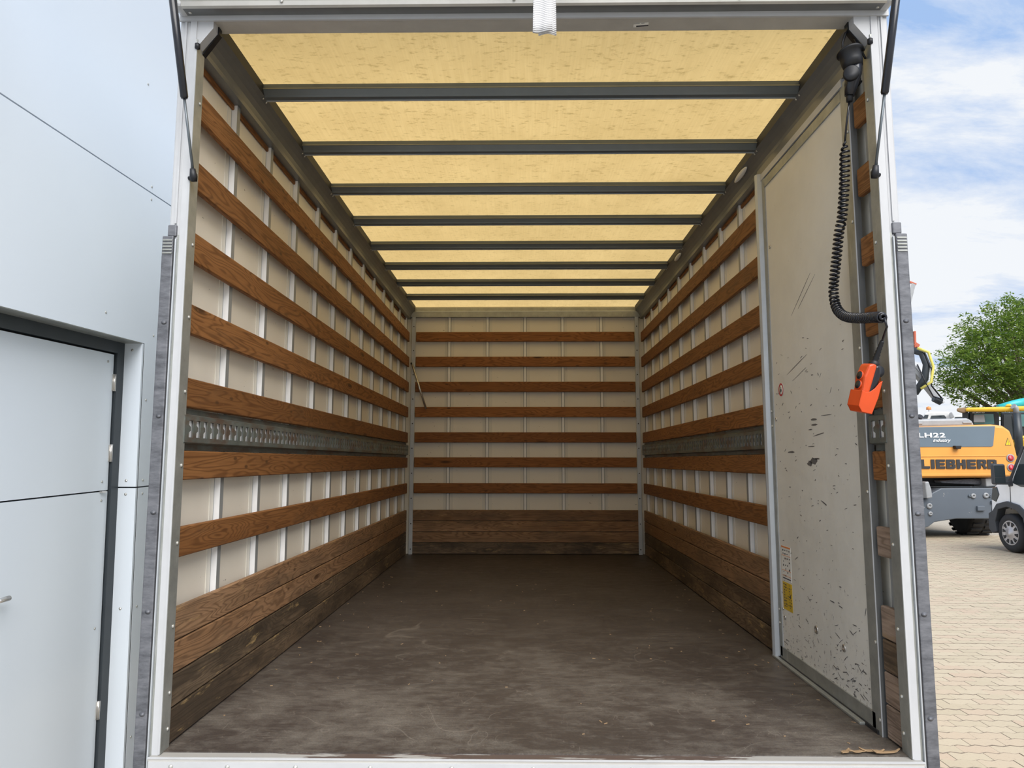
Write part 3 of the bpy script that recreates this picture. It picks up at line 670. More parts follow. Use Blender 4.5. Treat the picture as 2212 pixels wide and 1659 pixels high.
# pendant frame: local z up along the housing, local -x = front with the buttons
ax = Vector((.228, -.112, 1)).normalized(); fx = Vector((1, .18, 0)); fx = (fx-ax*fx.dot(ax)).normalized(); fy = ax.cross(fx)
PO = Vector((1.064, -.045, 1.081)); ax *= .944; fx *= .944; fy *= .944
TM = Matrix(((fx.x, fy.x, ax.x, PO.x-1.10), (fx.y, fy.y, ax.y, PO.y), (fx.z, fy.z, ax.z, PO.z-1.15), (0, 0, 0, 1)))
def pend(poly, y0, y1, nm, mt, bev=.004, par=None, T_=None):
    m = MB().prism(poly, 'y', y0, y1); m.v = [tuple((T_ or TM) @ Vector(p)) for p in m.v]; return m.build(nm, mt, par or rc, bevel=bev)
pend([(-.026, .02), (-.026, .060), (-.030, .10), (-.022, .143), (-.010, .150), (.008, .148), (.004, .08), (.0, .02)], -.026, .026, 'front_shell', 'orange', .007)
pend([(-.004, .02), (.002, .08), (.006, .146), (.022, .146), (.030, .12), (.026, .02)], -.024, .024, 'rear_shell', 'black_gloss', .006)
m = MB().lathe([(0, -.009), (.020, -.009), (.022, 0), (.020, .009), (0, .009)], 18, TM @ Matrix.Translation((.022, -.012, .128)) @ lookrot((0, 1, 0))); m.build('knob', 'black', rc)
st_a = TM @ Vector((.010, 0, .146)); PT = sp(1906, 736, 1.120); st_ = [st_a.lerp(loc(PT), i/16) for i in range(17)]
MB().tube(st_, [.017 if i < 3 else (.0125-.00035*i if i % 2 else .0095-.0002*i) for i in range(17)], 12).build('strain_relief', 'black', rc)
for z in (.103, .071):
    MB().lathe([(.0, -.001), (.0155, -.001), (.0165, .003), (.0145, .0045), (0, .004)], 20, TM @ Matrix.Translation((-.0268 if z < .08 else -.0285, 0, z)) @ lookrot((-1, 0, 0)) @ Matrix.Diagonal((1, 1, 1, 1))).build('button_ring', 'orange', rc)
    MB().lathe([(.0, .003), (.0140, .003), (.0140, .0052), (0, .006)], 20, TM @ Matrix.Translation((-.0268 if z < .08 else -.0285, 0, z)) @ lookrot((-1, 0, 0))).build('button', 'black', rc)
hp = empty('control_holder', PO); tag(hp, 'orange pocket holder gripping the hand control beside the right post', 'holder')
T2 = TM.copy(); T2.translation = (0, 0, 0)
pend([(-.032, .052), (-.018, .048), (.000, .054), (.014, .068), (.026, .090), (.036, .098), (.034, .04), (.024, -.020), (-.016, -.020), (-.024, -.010), (-.032, -.002)], -.031, -.027, 'side', 'orange', .001, hp, T2)
pend([(-.032, .052), (-.018, .048), (.000, .054), (.014, .068), (.026, .090), (.036, .098), (.034, .04), (.024, -.020), (-.016, -.020), (-.024, -.010), (-.032, -.002)], .027, .031, 'side', 'orange', .001, hp, T2)
pend([(-.032, .052), (-.029, .052), (-.029, .0), (-.014, -.017), (.022, -.017), (.031, .04), (.033, .098), (.036, .098), (.034, .04), (.024, -.020), (-.016, -.020), (-.024, -.010), (-.032, -.002)], -.031, .031, 'shell', 'orange', .001, hp, T2)

# diagonal pole leaning in the back left corner
a, b = Vector((-1.128, L-.075, 1.868)), Vector((-.985, L-.045, 1.42))
ob = MB().tube([(0, 0, 0), b-a], .011, 10).build('lashing_pole', 'chrome', None, a); tag(ob, 'thin chrome pole leaning in the far left corner behind a slat', 'pole')
MB().tube([(-.006, 0, -.006), (-.008, 0, .012)], .008, 8).build('pole_hook', 'black', ob)

# litter on the load floor
mb = MB()
rr = random.Random(11)
for i in range(110):
    if rr.random() < .45: x, y = rr.choice((-1.09, 1.08))+rr.gauss(0, .05), rr.uniform(.2, 3.8)
    else: x, y = rr.uniform(-1.1, 1.1), rr.uniform(.0, 3.0)
    x = max(-1.14, min(1.12, x))
    a = rr.uniform(0, PI); l = rr.uniform(.002, .008); w = rr.uniform(.0008, .0018); c0, s0 = math.cos(a), math.sin(a)
    mb.prism([(x+c0*l-s0*w, y+s0*l+c0*w), (x-c0*l-s0*w, y-s0*l+c0*w), (x-c0*l+s0*w, y-s0*l-c0*w), (x+c0*l+s0*w, y+s0*l-c0*w)], 'z', .0002, .0022)
tag(mb.build('wood_chips', 'debris'), 'pale wood chips and straw scattered on the load floor', 'debris', kind='stuff')
for i, (x, y, l, a) in enumerate(((1.010, -.018, .030, .2), (1.055, -.012, .038, -.1), (1.095, -.022, .045, .1), (.97, -.02, .018, .4))):
    mb = MB(); n_ = 7; vs = []
    for q in range(n_+1):
        t = q/n_*2-1
        for w in (-1, 0, 1): vs.append((t*l*math.cos(a)-w*.008*(1-t*t*.7)*math.sin(a), t*l*math.sin(a)+w*.008*(1-t*t*.7), .003+.010*(t*t)*(.5+.5*math.sin(q*1.7+i))+.004*abs(w)))
    mb.add(vs, [(q*3+w, q*3+w+1, q*3+w+4, q*3+w+3) for q in range(n_) for w in (0, 1)], True)
    o = mb.build('wood_splinter', 'debris', None, (x, y, 0)); o.modifiers.new('t', 'SOLIDIFY').thickness = .0015
    tag(o, ('short curled brown splinter on the floor edge, third from the right post', 'curled brown splinter on the floor edge, second from the right post', 'long curled brown splinter on the floor edge, nearest the right post', 'smallest curled splinter on the floor edge, farthest from the right post')[i], 'splinter', 'splinters in the near right corner')

# ------------------------------------------------------------------ building on the left
by = Vector((.0154, 1, .0236)).normalized(); bz_ = Vector((0, -.0236, 1)); bz_ = (bz_-by*bz_.dot(by)).normalized(); bxx = by.cross(bz_)
bo = Vector((-1.752, .840, -.72))
bd = empty('building'); bd.matrix_world = Matrix(((bxx.x, by.x, bz_.x, bo.x), (bxx.y, by.y, bz_.y, bo.y), (bxx.z, by.z, bz_.z, bo.z), (0, 0, 0, 1)))
tag(bd, 'building clad in large pale blue-white panels beside the truck', 'building')
ZD = 2.153; ZSm = 1.507; ZU = 2.86      # door head, low seam, high seam (height above the foot)
g = .006
MB().prism([(.0185, ZSm+g/2), (.0185, ZD+.003), (0, ZD+.003), (-5, ZD+.003), (-5, ZU-g/2), (7, ZU-g/2), (7, ZSm+g/2)], 'x', -.012, 0).build('facade_panel', 'cladding', bd)
MB().box(-.012, 0, .0185, 7, 0, ZSm-g/2).build('facade_panel', 'cladding', bd)
MB().box(-.012, 0, -5, 7, ZU+g/2, 5.4).build('facade_panel', 'cladding', bd)
MB().box(-.012, 0, -5, -1.25, 0, ZD).build('facade_panel', 'cladding', bd)
JD = .080
MB().box(-JD, 0, .0, .012, 0, ZSm-g/2).build('jamb_panel', 'cladding', bd)
MB().box(-JD, 0, .0, .012, ZSm+g/2, ZD).build('jamb_panel', 'cladding', bd)
MB().box(-.013, -.0008, .0125, g+.0125, 0, ZD).build('joint_strip', 'gap_dark', bd)
MB().box(-JD, -.001, -5, .0, ZD, ZD+.004).build('head_flashing', 'galv', bd)
MB().box(-.3, -.013, .012, 7, 0, 5.4).box(-.3, -.013, -5, .012, ZD+.004, 5.4).box(-.3, -.013, -5, -1.25, 0, ZD).box(-.3, -.16, -1.25, .012, 0, ZD+.004).build('core_wall', 'anthracite', bd)
fr = MB().box(-.13, -JD, -1.25, .0, ZD-.050, ZD).box(-.13, -JD, -.052, .0, 0, ZD-.05).box(-.13, -JD, -1.25, -1.20, 0, ZD-.05).build('door_frame', 'anthracite', bd)
dl = empty('door_leaf'); dl.parent = bd; dl.location = (-JD-.012, 0, 0)
MB().box(-.02, 0, -1.20, -.058, ZSm-.010+g/2, ZD-.058).build('leaf_panel', 'cladding', dl)
MB().box(-.02, 0, -1.20, -.058, .02, ZSm-.010-g/2).build('leaf_panel', 'cladding', dl)
MB().box(-.03, -.02, -1.20, -.052, .01, ZD-.05).build('leaf_core', 'gap_dark', dl)
MB().tube([(.0, -.70, 1.165), (.035, -.70, 1.165), (.035, -.655, 1.165)], .009, 10).build('handle', 'chrome', dl)
for z in (1.97, 1.66, .57): 
    h = MB().tube([(.006, -.055, z-.038), (.006, -.055, z+.038)], .0065, 10).box(-.001, .004, -.066, -.044, z-.036, z+.036).build('hinge', 'chrome', dl)
MB().box(0, .012, -.115, -.085, ZSm-.017, ZSm-.009).build('seam_clip', 'chrome', dl)
rvm = MB().lathe([(0, 0), (.0065, 0), (.005, .002), (0, .003)], 10, lookrot((1, 0, 0))).mesh('rivet', 'bolt')
for (y, z) in ((.055, ZSm+.03), (.055, ZSm-.03), (.05, .98), (.05, .42), (.09, ZD+.05), (-.28, ZD+.09), (.02, ZU+.03), (.02, ZU-.03), (.6, 3.3), (-.05, 3.35), (.05, 1.9)):
    o = bpy.data.objects.new('rivet', rvm); COL.objects.link(o); o.parent = bd; o.location = (0, y, z)
for (y, z) in ((-.10, ZSm+.03), (-.10, ZSm-.05), (-.10, 2.06), (-.10, .92)):
    o = bpy.data.objects.new('rivet', rvm); COL.objects.link(o); o.parent = dl; o.location = (0, y, z)
for z in (ZSm+.03, ZSm-.03, .98, ZD-.03):
    o = bpy.data.objects.new('rivet', rvm); COL.objects.link(o); o.parent = bd; o.location = (-.045, 0, z); o.rotation_euler = (0, 0, -PI/2)

# ------------------------------------------------------------------ ground
GZ = -.72
gr = MB().box(-60, 1.0, -40, 120, GZ-.2, GZ-.012).box(1.0, 120, 14, 120, GZ-.2, GZ-.012).box(1.0, 120, -40, 14, GZ-.2, GZ-.012).build('ground', 'joint'); tag(gr, 'yard paved with sand-coloured interlocking stones', 'ground', kind='structure')
MB().box(-60, 1.1, -40, 120, GZ-.012, GZ-.006).box(1.1, 120, 13.6, 120, GZ-.012, GZ-.006).box(1.1, 120, -40, -3.0, GZ-.012, GZ-.006).box(15, 120, -3, 13.6, GZ-.012, GZ-.006).build('far_paving', 'far_ground', gr)['kind'] = 'stuff'
PLn, PW = .200, .100
def paver_geo(mb, cx, cy, dz=0, rnd=0):
    a, b = PLn/2-.0004, PW/2-.0018; w = .0095
    xs = [-a, -.75*a, -.5*a, -.25*a, 0, .25*a, .5*a, .75*a, a]; wave = [0, w, 0, -w, 0, w, 0, -w, 0]
    top = [(x, b+q) for x, q in zip(xs, wave)]; bot = [(x, -b+q) for x, q in zip(xs, wave)][::-1]
    pl = top+bot; n = len(pl)
    vs = [(cx+x, cy+y, GZ-.03) for x, y in pl]+[(cx+x, cy+y, GZ-.002+dz) for x, y in pl]+[(cx+x*.985, cy+y*.965, GZ+dz) for x, y in pl]
    mb.add(vs, [(i, (i+1) % n, n+(i+1) % n, n+i) for i in range(n)]+[(n+i, n+(i+1) % n, 2*n+(i+1) % n, 2*n+i) for i in range(n)]+[tuple(range(2*n, 3*n))])
one = MB(); paver_geo(one, 0, 0); one.v = [(x, y, z-GZ) for x, y, z in one.v]; pme = bpy.data.meshes.new('paver'); pme.from_pydata(one.v, [], one.f)
def sooty_sides(me):
    "sand-filled joint colour on the chamfers and flanks, stone on top"
    me.materials.append(M['paver']); me.materials.append(M['joint'])
    for p_ in me.polygons: p_.material_index = 0 if len(p_.vertices) > 4 else 1
sooty_sides(pme)
cells = []
row = 0; y = -2.9
rr = random.Random(5)
while y < 13.6:
    x = 1.15+(.1 if row % 2 else 0)
    while x < 15:
        if x < 3.2+.75*max(0, y+1): cells.append((x, y, rr.uniform(-.0025, .0015)))
        x += PLn
    y += PW; row += 1
def vis(c):
    p = Vector((c[0], c[1], GZ)); d = p-CP; w = d.dot(FW)
    if w < .3: return 1e9
    u = 1106+FPX*d.dot(RT)/w; v = 829.5-FPX*d.dot(UPV)/w
    return w if 1990 < u < 2240 and 1100 < v < 1690 else 1e6+w
cells.sort(key=vis)
for (x, y, dz) in cells[:295]:
    o = bpy.data.objects.new('paver', pme); COL.objects.link(o); o.parent = gr; o.location = (x, y, GZ+dz)
rest = MB()
for (x, y, dz) in cells[295:]: paver_geo(rest, x, y, dz)
me = bpy.data.meshes.new('paving_field'); me.from_pydata(rest.v, [], rest.f); sooty_sides(me); o = bpy.data.objects.new('paving_field', me); COL.objects.link(o); o.parent = gr; o['kind'] = 'stuff'

# ------------------------------------------------------------------ white van parked at the right, nose away from us
VX = 8.77
vn = empty('van', (VX+.95, 9.0, GZ)); tag(vn, 'white delivery van with grey lower trim parked at the right edge', 'van')
def vp(y, z): return (y-9.0, z-GZ)
body = [(11.16, -.05), (11.14, .20), (11.08, .40), (10.95, .50), (10.62, .56), (10.16, 1.17), (9.75, 1.60), (9.3, 1.74), (5.6, 1.78), (5.55, 1.5), (5.5, -.28), (6.6, -.30), (6.75, .02), (7.2, .10), (7.6, -.05), (7.75, -.30), (10.2, -.30), (10.26, -.05), (10.42, .07), (10.66, .12), (10.90, .06), (11.03, -.10)]
MB().prism([vp(*p) for p in body], 'x', -.95, .95).build('body', 'van_white', vn, bevel=.05)
gx = -.955
def vpoly(pts, x0, x1, nm, mt, bev=.01): return MB().prism([vp(*p) for p in pts], 'x', x0, x1).build(nm, mt, vn, bevel=bev)
clad = [(11.17, -.06), (11.19, -.34), (11.10, -.42), (10.98, -.38), (11.0, -.20), (10.90, .03), (10.66, .09), (10.42, .04), (10.27, -.08), (10.20, -.36), (7.8, -.36), (7.8, -.18), (10.12, -.16), (10.20, .02), (10.38, .14), (10.66, .19), (10.93, .13), (11.05, .0)]
vpoly(clad, gx-.035, gx+.12, 'side_cladding', 'van_plastic')
vpoly([(11.02, -.42), (11.02, .14), (11.22, .12), (11.26, -.06), (11.24, -.36)], gx+.06, .90, 'front_bumper', 'van_plastic', .03)
vpoly([(10.50, .52), (10.47, .60), (10.12, 1.15), (9.55, 1.16), (9.50, .48), (9.7, .44), (10.3, .46)], gx-.004, gx+.05, 'side_window', 'glass', .004)
vpoly([(10.64, .545), (10.56, .62), (10.20, 1.17), (10.14, 1.17), (10.50, .60), (10.50, .47), (10.60, .45)], gx-.008, gx+.04, 'window_trim', 'van_plastic', .004)
vpoly([(9.48, -.20), (9.48, 1.25), (9.47, 1.25), (9.47, -.20)], gx-.001, gx+.02, 'door_gap', 'gap_dark', 0)
vpoly([(10.585, .45), (10.60, .05), (10.592, .05), (10.577, .45)], gx-.002, gx+.02, 'door_gap', 'gap_dark', 0)
vpoly([(11.11, .20), (11.05, .42), (10.93, .44), (10.88, .30), (10.98, .16)], gx-.006, gx+.2, 'headlamp', 'glass', .01)
# windscreen slab
MB().prism([vp(10.63, .57), vp(10.17, 1.18), vp(9.80, 1.58), vp(9.79, 1.56), vp(10.15, 1.15), vp(10.60, .56)], 'x', -.80, .80).build('windscreen', 'glass', vn)
for (wx, wy) in ((-.86, 10.66), (.80, 10.66), (-.86, 7.2), (.80, 7.2)):
    T = Matrix.Translation((wx, wy-9.0, .345)) @ lookrot((-1, 0, 0))
    w = MB().lathe([(.19, .09), (.25, .105), (.31, .10), (.338, .075), (.345, .03), (.345, -.06), (.33, -.10), (.20, -.10)], 40, T).build('wheel', 'tyre', vn)
    T0 = Matrix.Translation((wx-.095, wy-9.0, .345)) @ Matrix.Rotation(PI/2, 4, 'Y')
    if wx < 0:
        hub = MB().lathe([(0, .035), (.05, .03), (.06, .015), (.20, .004), (.215, .012), (.225, 0), (0, -.01)], 40, Matrix.Translation((wx-.088, wy-9.0, .345)) @ lookrot((-1, 0, 0))).build('hubcap', 'hub', w)
        for i in range(10):
            a = 2*PI*i/10+.15; c0 = Vector((0, math.cos(a), math.sin(a))); t0 = Vector((0, -math.sin(a), math.cos(a))); q = []
            for rr_, hw in ((.125, .012), (.190, .030), (.190, -.030), (.125, -.012)): q.append(c0*rr_+t0*hw)
            hm = MB(); base = Vector((wx-.108, wy-9.0, .345)); vs = [base+p for p in q]+[base+p+Vector((.03, 0, 0)) for p in q]
            hm.add(vs, [(0, 1, 2, 3), (4, 7, 6, 5), (0, 4, 5, 1), (1, 5, 6, 2), (2, 6, 7, 3), (3, 7, 4, 0)]).build('hub_opening', 'gap_dark', w)
mr = MB().box(-.11, .11, -.05, .05, -.17, .20).build('mirror', 'van_plastic', vn, (gx-.20, 10.57-9.0, .66-GZ), bevel=.03)
MB().box(-.09, .09, -.004, 0, -.03, .175).build('mirror_glass', 'glass', mr, (0, -.051, 0))
MB().box(-.09, .09, -.004, 0, -.14, -.045).build('mirror_glass', 'glass', mr, (0, -.051, 0))
MB().box(-.14, .04, -.03, .03, -.03, .03).build('mirror_arm', 'van_plastic', mr, (.20, .0, -.14), bevel=.01)

# ------------------------------------------------------------------ orange material handler seen from behind
HY = 12.8
mh = empty('material_handler', (9.2, HY, GZ)); tag(mh, 'orange and slate wheeled material handler seen from behind, with dark block lettering on its counterweight', 'excavator')
def hx(u): return (u-2064)*.00985
def hzf(v): return 1.216-(v-965)*.00997-GZ
def hpoly(uv, y0, y1, nm, mt, bev=.02, par=None): return MB().prism([(hx(u), hzf(v)) for u, v in uv], 'y', y0, y1).build(nm, mt, par or mh, bevel=bev)
tail = [(1930, 1032), (1930, 924), (2146, 917), (2170, 920), (2184, 930), (2190, 950), (2196, 985), (2196, 1012), (2190, 1026), (2160, 1030)]
cw = hpoly(tail, 0, 3.6, 'counterweight', 'mach_orange', .06)
hpoly([(1934, 966), (1934, 924), (2151, 921), (2144, 963), (2140, 965)], -.012, .05, 'slate_band', 'mach_slate', .006)
hpoly([(1934, 1028), (2176, 1026), (2172, 1022), (1934, 1023)], -.02, .03, 'lower_crease', 'mach_orange', .004)
hpoly([(1934, 987), (2170, 985), (2170, 983.5), (1934, 985)], -.012, .03, 'upper_crease', 'mach_orange', .003)
hpoly([(1940, 924), (1940, 906), (2110, 902), (2120, 907), (2126, 920)], .25, 2.6, 'engine_hood', 'mach_grey', .05)
hpoly([(2098, 914), (2098, 910), (2118, 910), (2118, 914)], .23, .3, 'hood_latch', 'mach_grey', .01)
hpoly([(1996, 916), (1996, 911), (2010, 911), (2010, 916)], .23, .3, 'hood_latch', 'mach_grey', .01)
MB().tube([(hx(2009), .4, hzf(922)), (hx(2009), .4, hzf(906)), (hx(2010), .3, hzf(898))], [.055, .055, .06], 14).build('exhaust_pipe', 'black', mh)
hpoly([(2064-7, 963), (2064+7, 963), (2064+5, 970), (2064-5, 970)], -.10, .0, 'rear_camera', 'black', .01)
for v in (989, 1009):
    T = Matrix.Translation((hx(2179), 0, hzf(v))) @ lookrot((0, -1, 0))
    lp = MB().lathe([(0, 0), (.085, 0), (.085, .012), (.07, .015), (0, .015)], 24, T).build('tail_lamp_rim', 'mach_grey', mh)
    MB().lathe([(0, .012), (.066, .012), (.055, .03), (0, .034)], 24, T).build('tail_lamp', 'sign_red', lp)
sg = MB().prism([(hx(2170), hzf(962)), (hx(2183), hzf(962)), (hx(2176.5), hzf(946))], 'y', -.006, 0).build('warning_sign', 'print_dark', mh)
MB().prism([(hx(2171.2), hzf(961.2)), (hx(2181.8), hzf(961.2)), (hx(2176.5), hzf(947.8))], 'y', -.008, -.006).build('sign_face', 'sign_yellow', sg)
MB().prism([(hx(2175.9), hzf(952)), (hx(2177.1), hzf(952)), (hx(2176.9), hzf(957.5)), (hx(2176.1), hzf(957.5))], 'y', -.010, -.008).box(hx(2175.9), hx(2177.1), -.010, -.008, hzf(960), hzf(958.6)).build('sign_mark', 'print_dark', sg)
def text(s, x, y, z, w, h, mt, par, off=0, shear=0, nm='lettering', sp=1.0):
    cu = bpy.data.curves.new('t', 'FONT'); cu.body = s; cu.size = 1; cu.offset = off; cu.extrude = .01; cu.shear = shear; cu.space_character = sp
    t = bpy.data.objects.new('t', cu); COL.objects.link(t); bpy.context.view_layer.update()
    me = bpy.data.meshes.new_from_object(t.evaluated_get(bpy.context.evaluated_depsgraph_get())); bpy.data.objects.remove(t)
    xs = [v.co.x for v in me.vertices]; ys = [v.co.y for v in me.vertices]
    sx_, sy_ = w/(max(xs)-min(xs)), h/(max(ys)-min(ys))
    for v in me.vertices: v.co = Vector(((v.co.x-min(xs))*sx_, -v.co.z*.3, (v.co.y-min(ys))*sy_))
    me.materials.clear(); me.materials.append(M[mt]); o = bpy.data.objects.new(nm, me); COL.objects.link(o); o.parent = par; o.location = (x, y, z); return o
GL = {'L': [(0, .38, 0, 1), (.38, 1, 0, .26)], 'I': [(0, .40, 0, 1)], 'E': [(0, .38, 0, 1), (.38, 1, 0, .25), (.38, .95, .385, .615), (.38, 1, .75, 1)],
      'B': [(0, .38, 0, 1), (.38, .88, 0, .25), (.38, .88, .39, .61), (.38, .86, .75, 1), (.66, 1, .06, .46), (.64, .97, .54, .94)],
      'H': [(0, .38, 0, 1), (.62, 1, 0, 1), (.38, .62, .37, .63)], 'R': [(0, .38, 0, 1), (.38, .88, .36, .60), (.38, .86, .76, 1), (.66, 1, .50, .94), (.58, .88, .20, .40), (.68, 1.02, 0, .24)]}
lx = hx(1986); lz0, lh = hzf(1011.5), hzf(992)-hzf(1011.5); lw = (hx(2148)-lx)/(7*1.0+.42+7*.13)
for chx in 'LIEBHERR':
    gb = MB()
    for q_, (a, b, c0, c1) in enumerate(GL[chx]): gb.box(lx+a*lw, lx+b*lw, -.019-.0003*q_, -.010, lz0+c0*lh, lz0+c1*lh)
    gb.build('letter', 'letter_dark', mh); lx += lw*((.42 if chx == 'I' else 1)+.13)
text('LH22', hx(1984), -.022, hzf(945.5), hx(2042)-hx(1984), hzf(935.5)-hzf(945.5), 'letter_white', mh, .03, sp=1.1)
text('industry', hx(2015), -.022, hzf(957), hx(2053)-hx(2015), hzf(948)-hzf(957), 'letter_white', mh, .01, .35)
# slewing ring, chassis and wheels
hpoly([(1940, 1050), (1940, 1030), (2150, 1030), (2150, 1050)], .5, 3.2, 'slewing_platform', 'black', .03)
hpoly([(2040, 1037), (2110, 1033), (2136, 1034), (2140, 1044), (2120, 1046), (2044, 1043)], .25, .5, 'slewing_bracket', 'steel_' if False else 'liftrail', .02)
hpoly([(2130, 1050), (2130, 1032), (2148, 1031), (2152, 1048)], .1, .6, 'rubber_mount', 'mach_grey', .02)
ch = hpoly([(1930, 1152), (1998, 1134), (2012, 1124), (2058, 1117), (2070, 1117), (2150, 1117), (2160, 1100), (2160, 1052), (2030, 1053), (2012, 1062), (1996, 1076), (1930, 1082)], .05, .40, 'support_plate', 'chassis_grey', .02)
hpoly([(1930, 1110), (2150, 1110), (2150, 1056), (1930, 1060)], .9, 3.6, 'chassis', 'chassis_grey', .05)
for (u, v, r) in ((2097, 1069, .055), (2124, 1068, .060), (2002, 1090, .060), (2003, 1106, .045), (2089, 1069, .03), (2132, 1069, .03)):
    T = Matrix.Translation((hx(u), .05, hzf(v))) @ lookrot((0, -1, 0))
    p_ = MB().lathe([(0, 0), (r, 0), (r, .02), (r*.7, .035), (r*.4, .035), (r*.35, .01), (0, .01)], 18, T).build('pin_boss', 'mach_grey' if r > .04 else 'chassis_grey', mh)
hpoly([(2102, 1100), (2102, 1090), (2118, 1090), (2118, 1100)], -.0, .06, 'bracket', 'chassis_grey', .01)
hpoly([(2133, 1085), (2133, 1079), (2139, 1079), (2139, 1085)], -.0, .06, 'bracket', 'chassis_grey', .01)
text('LH22M NR 1417', hx(2077), .046, hzf(1108), hx(2118)-hx(2077), .035, 'debris', mh, .01) if False else None
hpoly([(1990, 1074), (1988, 1040), (1996, 1038), (2001, 1055), (2002, 1072)], -.1, .1, 'outrigger_pad', 'mach_grey', .02)
for (wx, wy) in ((hx(2150), 1.0), (hx(1985), 1.0), (hx(2150), 3.9), (hx(1985), 3.9)):
    T = Matrix.Translation((wx, wy, .50)) @ lookrot((1, 0, 0))
    w = MB().lathe([(.28, -.24), (.44, -.26), (.50, -.20), (.50, .20), (.44, .26), (.28, .24)], 36, T).build('wheel', 'tyre', mh)
    MB().lathe([(0, -.18), (.27, -.20), (.27, .20), (0, .18)], 24, T).build('wheel_rim', 'mach_grey', w)
    tr_ = MB()
    for i in range(22):
        a = 2*PI*i/22
        for sx_ in (-1, 1):
            c0 = Vector((0, math.cos(a+.07*sx_), math.sin(a+.07*sx_))); t0 = Vector((0, -c0.z, c0.y)); b0 = Vector((wx, wy, .50))
            q = [b0+c0*.49+t0*.035+Vector((sx_*.02, 0, 0)), b0+c0*.49-t0*.035+Vector((sx_*.02, 0, 0)), b0+c0*.49-t0*.035+Vector((sx_*.25, 0, 0)), b0+c0*.49+t0*.035+Vector((sx_*.25, 0, 0))]
            tr_.add(q+[p+c0*.035 for p in q], [(4, 5, 6, 7), (0, 1, 5, 4), (1, 2, 6, 5), (2, 3, 7, 6), (3, 0, 4, 7)])
    tr_.build('tread', 'tyre', w)

# ------------------------------------------------------------------ yellow excavator behind it
KY = 17.5
def facing(o, uv):
    "turn a machine so that its local y runs away from the yard; returns a reader of real sizes on its near plane"
    d = Vector((o.location.x-CP.x, o.location.y-CP.y, 0)).normalized(); rz = math.atan2(-d.x, d.y); o.rotation_euler = (0, 0, rz)
    inv = Matrix.Rotation(-rz, 3, 'Z')
    def f(u, v):
        r = FW+(u-1106)/FPX*RT-(v-829.5)/FPX*UPV; t = (o.location-CP).dot(d)/r.dot(d); return inv @ (CP+r*t-o.location)
    return f
ke = empty('yellow_excavator', (at(2150, 900, KY).x, KY, GZ)); kf = facing(ke, 0); kx = lambda u: kf(u, 900).x+kf(2150, 900).x*0; kz = lambda v: kf(2150, v).z+GZ; tag(ke, 'yellow excavator with dark glazed cab standing behind the material handler', 'excavator')
def kpoly(uv, y0, y1, nm, mt, bev=.02): return MB().prism([(kf(u, v).x, kf(u, v).z) for u, v in uv], 'y', y0, y1).build(nm, mt, ke, bevel=bev)
kpoly([(2092, 1000), (2092, 887), (2096, 884), (2150, 884), (2158, 890), (2160, 1000)], .3, 1.9, 'cab_frame', 'anthracite', .03)
kpoly([(2104, 915), (2104, 893), (2146, 893), (2148, 915)], .27, .31, 'cab_window', 'glass_teal', .005)
kpoly([(2103, 912), (2103, 896), (2126, 895), (2128, 912)], .1, .25, 'mirror', 'mach_grey', .02)
kpoly([(2086, 1000), (2086, 912), (2094, 912), (2094, 1000)], .5, 1.5, 'step_panel', 'anthracite', .02)
kpoly([(2162, 1000), (2162, 888), (2225, 888), (2225, 1000)], .5, 2.1, 'rear_cab_frame', 'anthracite', .03)
kpoly([(2168, 960), (2168, 893), (2196, 893), (2196, 960)], .47, .51, 'rear_cab_window', 'glass', .005)
kpoly([(2202, 920), (2202, 893), (2222, 893), (2222, 920)], .47, .51, 'rear_cab_window', 'glass_teal', .005)
kpoly([(2085, 889), (2086, 881), (2170, 879), (2235, 877), (2235, 887), (2160, 889)], -.15, .25, 'boom', 'mach_yellow', .05)
kpoly([(2170, 880), (2174, 874), (2183, 873), (2188, 879)], -.15, .25, 'boom_bracket', 'mach_yellow', .03)
kpoly([(2150, 1010), (2150, 975), (2186, 950), (2240, 945), (2240, 1010)], -.1, .4, 'body', 'mach_yellow', .05)
MB().tube([(kx(2196), -.2, kz(985)-GZ), (kx(2196), -.2, kz(895)-GZ)], .10, 16).build('exhaust_shield', 'anthracite', ke)
MB().tube([(kx(2196), -.2, kz(895)-GZ), (kx(2195), -.2, kz(884)-GZ), (kx(2190), -.25, kz(880)-GZ)], [.07, .07, .08], 14).build('exhaust_pipe', 'mach_grey', ke)
MB().tube([(kx(2183), -.15, kz(968)-GZ), (kx(2192), -.2, kz(950)-GZ), (kx(2212), -.2, kz(944)-GZ)], .035, 8).build('hand_rail', 'mach_yellow', ke)
text('KOMATSU', kx(2101), .28, kz(890.5)-GZ, kx(2127)-kx(2101), kz(886.5)-kz(890.5), 'letter_white', ke, .03)
kpoly([(2096, 1075), (2096, 1000), (2240, 1000), (2240, 1075)], .0, 2.6, 'undercarriage', 'anthracite', .1)
# bucket cluster at boom end
kpoly([(2066, 888), (2068, 882), (2086, 880), (2088, 890), (2080, 892)], -.1, .3, 'quick_coupler', 'debris', .03)
kpoly([(2078, 905), (2078, 889), (2092, 889), (2092, 905)], .1, .5, 'coupler_link', 'anthracite', .03)
# teal boom further back
TY = 25.0; a, b = at(2156, 880, TY), at(2235, 864, TY)
tm = MB().tube([(0, 0, 0), (b-a)*.45, b-a], [.10, .16, .17], 12).build('teal_boom', 'teal', None, a)
tl = empty('teal_crane', (b.x, TY, GZ)); tm.parent = tl; tm.location = a-Vector((b.x, TY, GZ))
tag(tl, 'teal green machine partly hidden behind the yellow excavator', 'crane')
MB().box(-.3, 1.6, -.4, .8, 0, b.z-GZ-.3).build('body', 'teal', tl, (.35, .5, 0), bevel=.05)
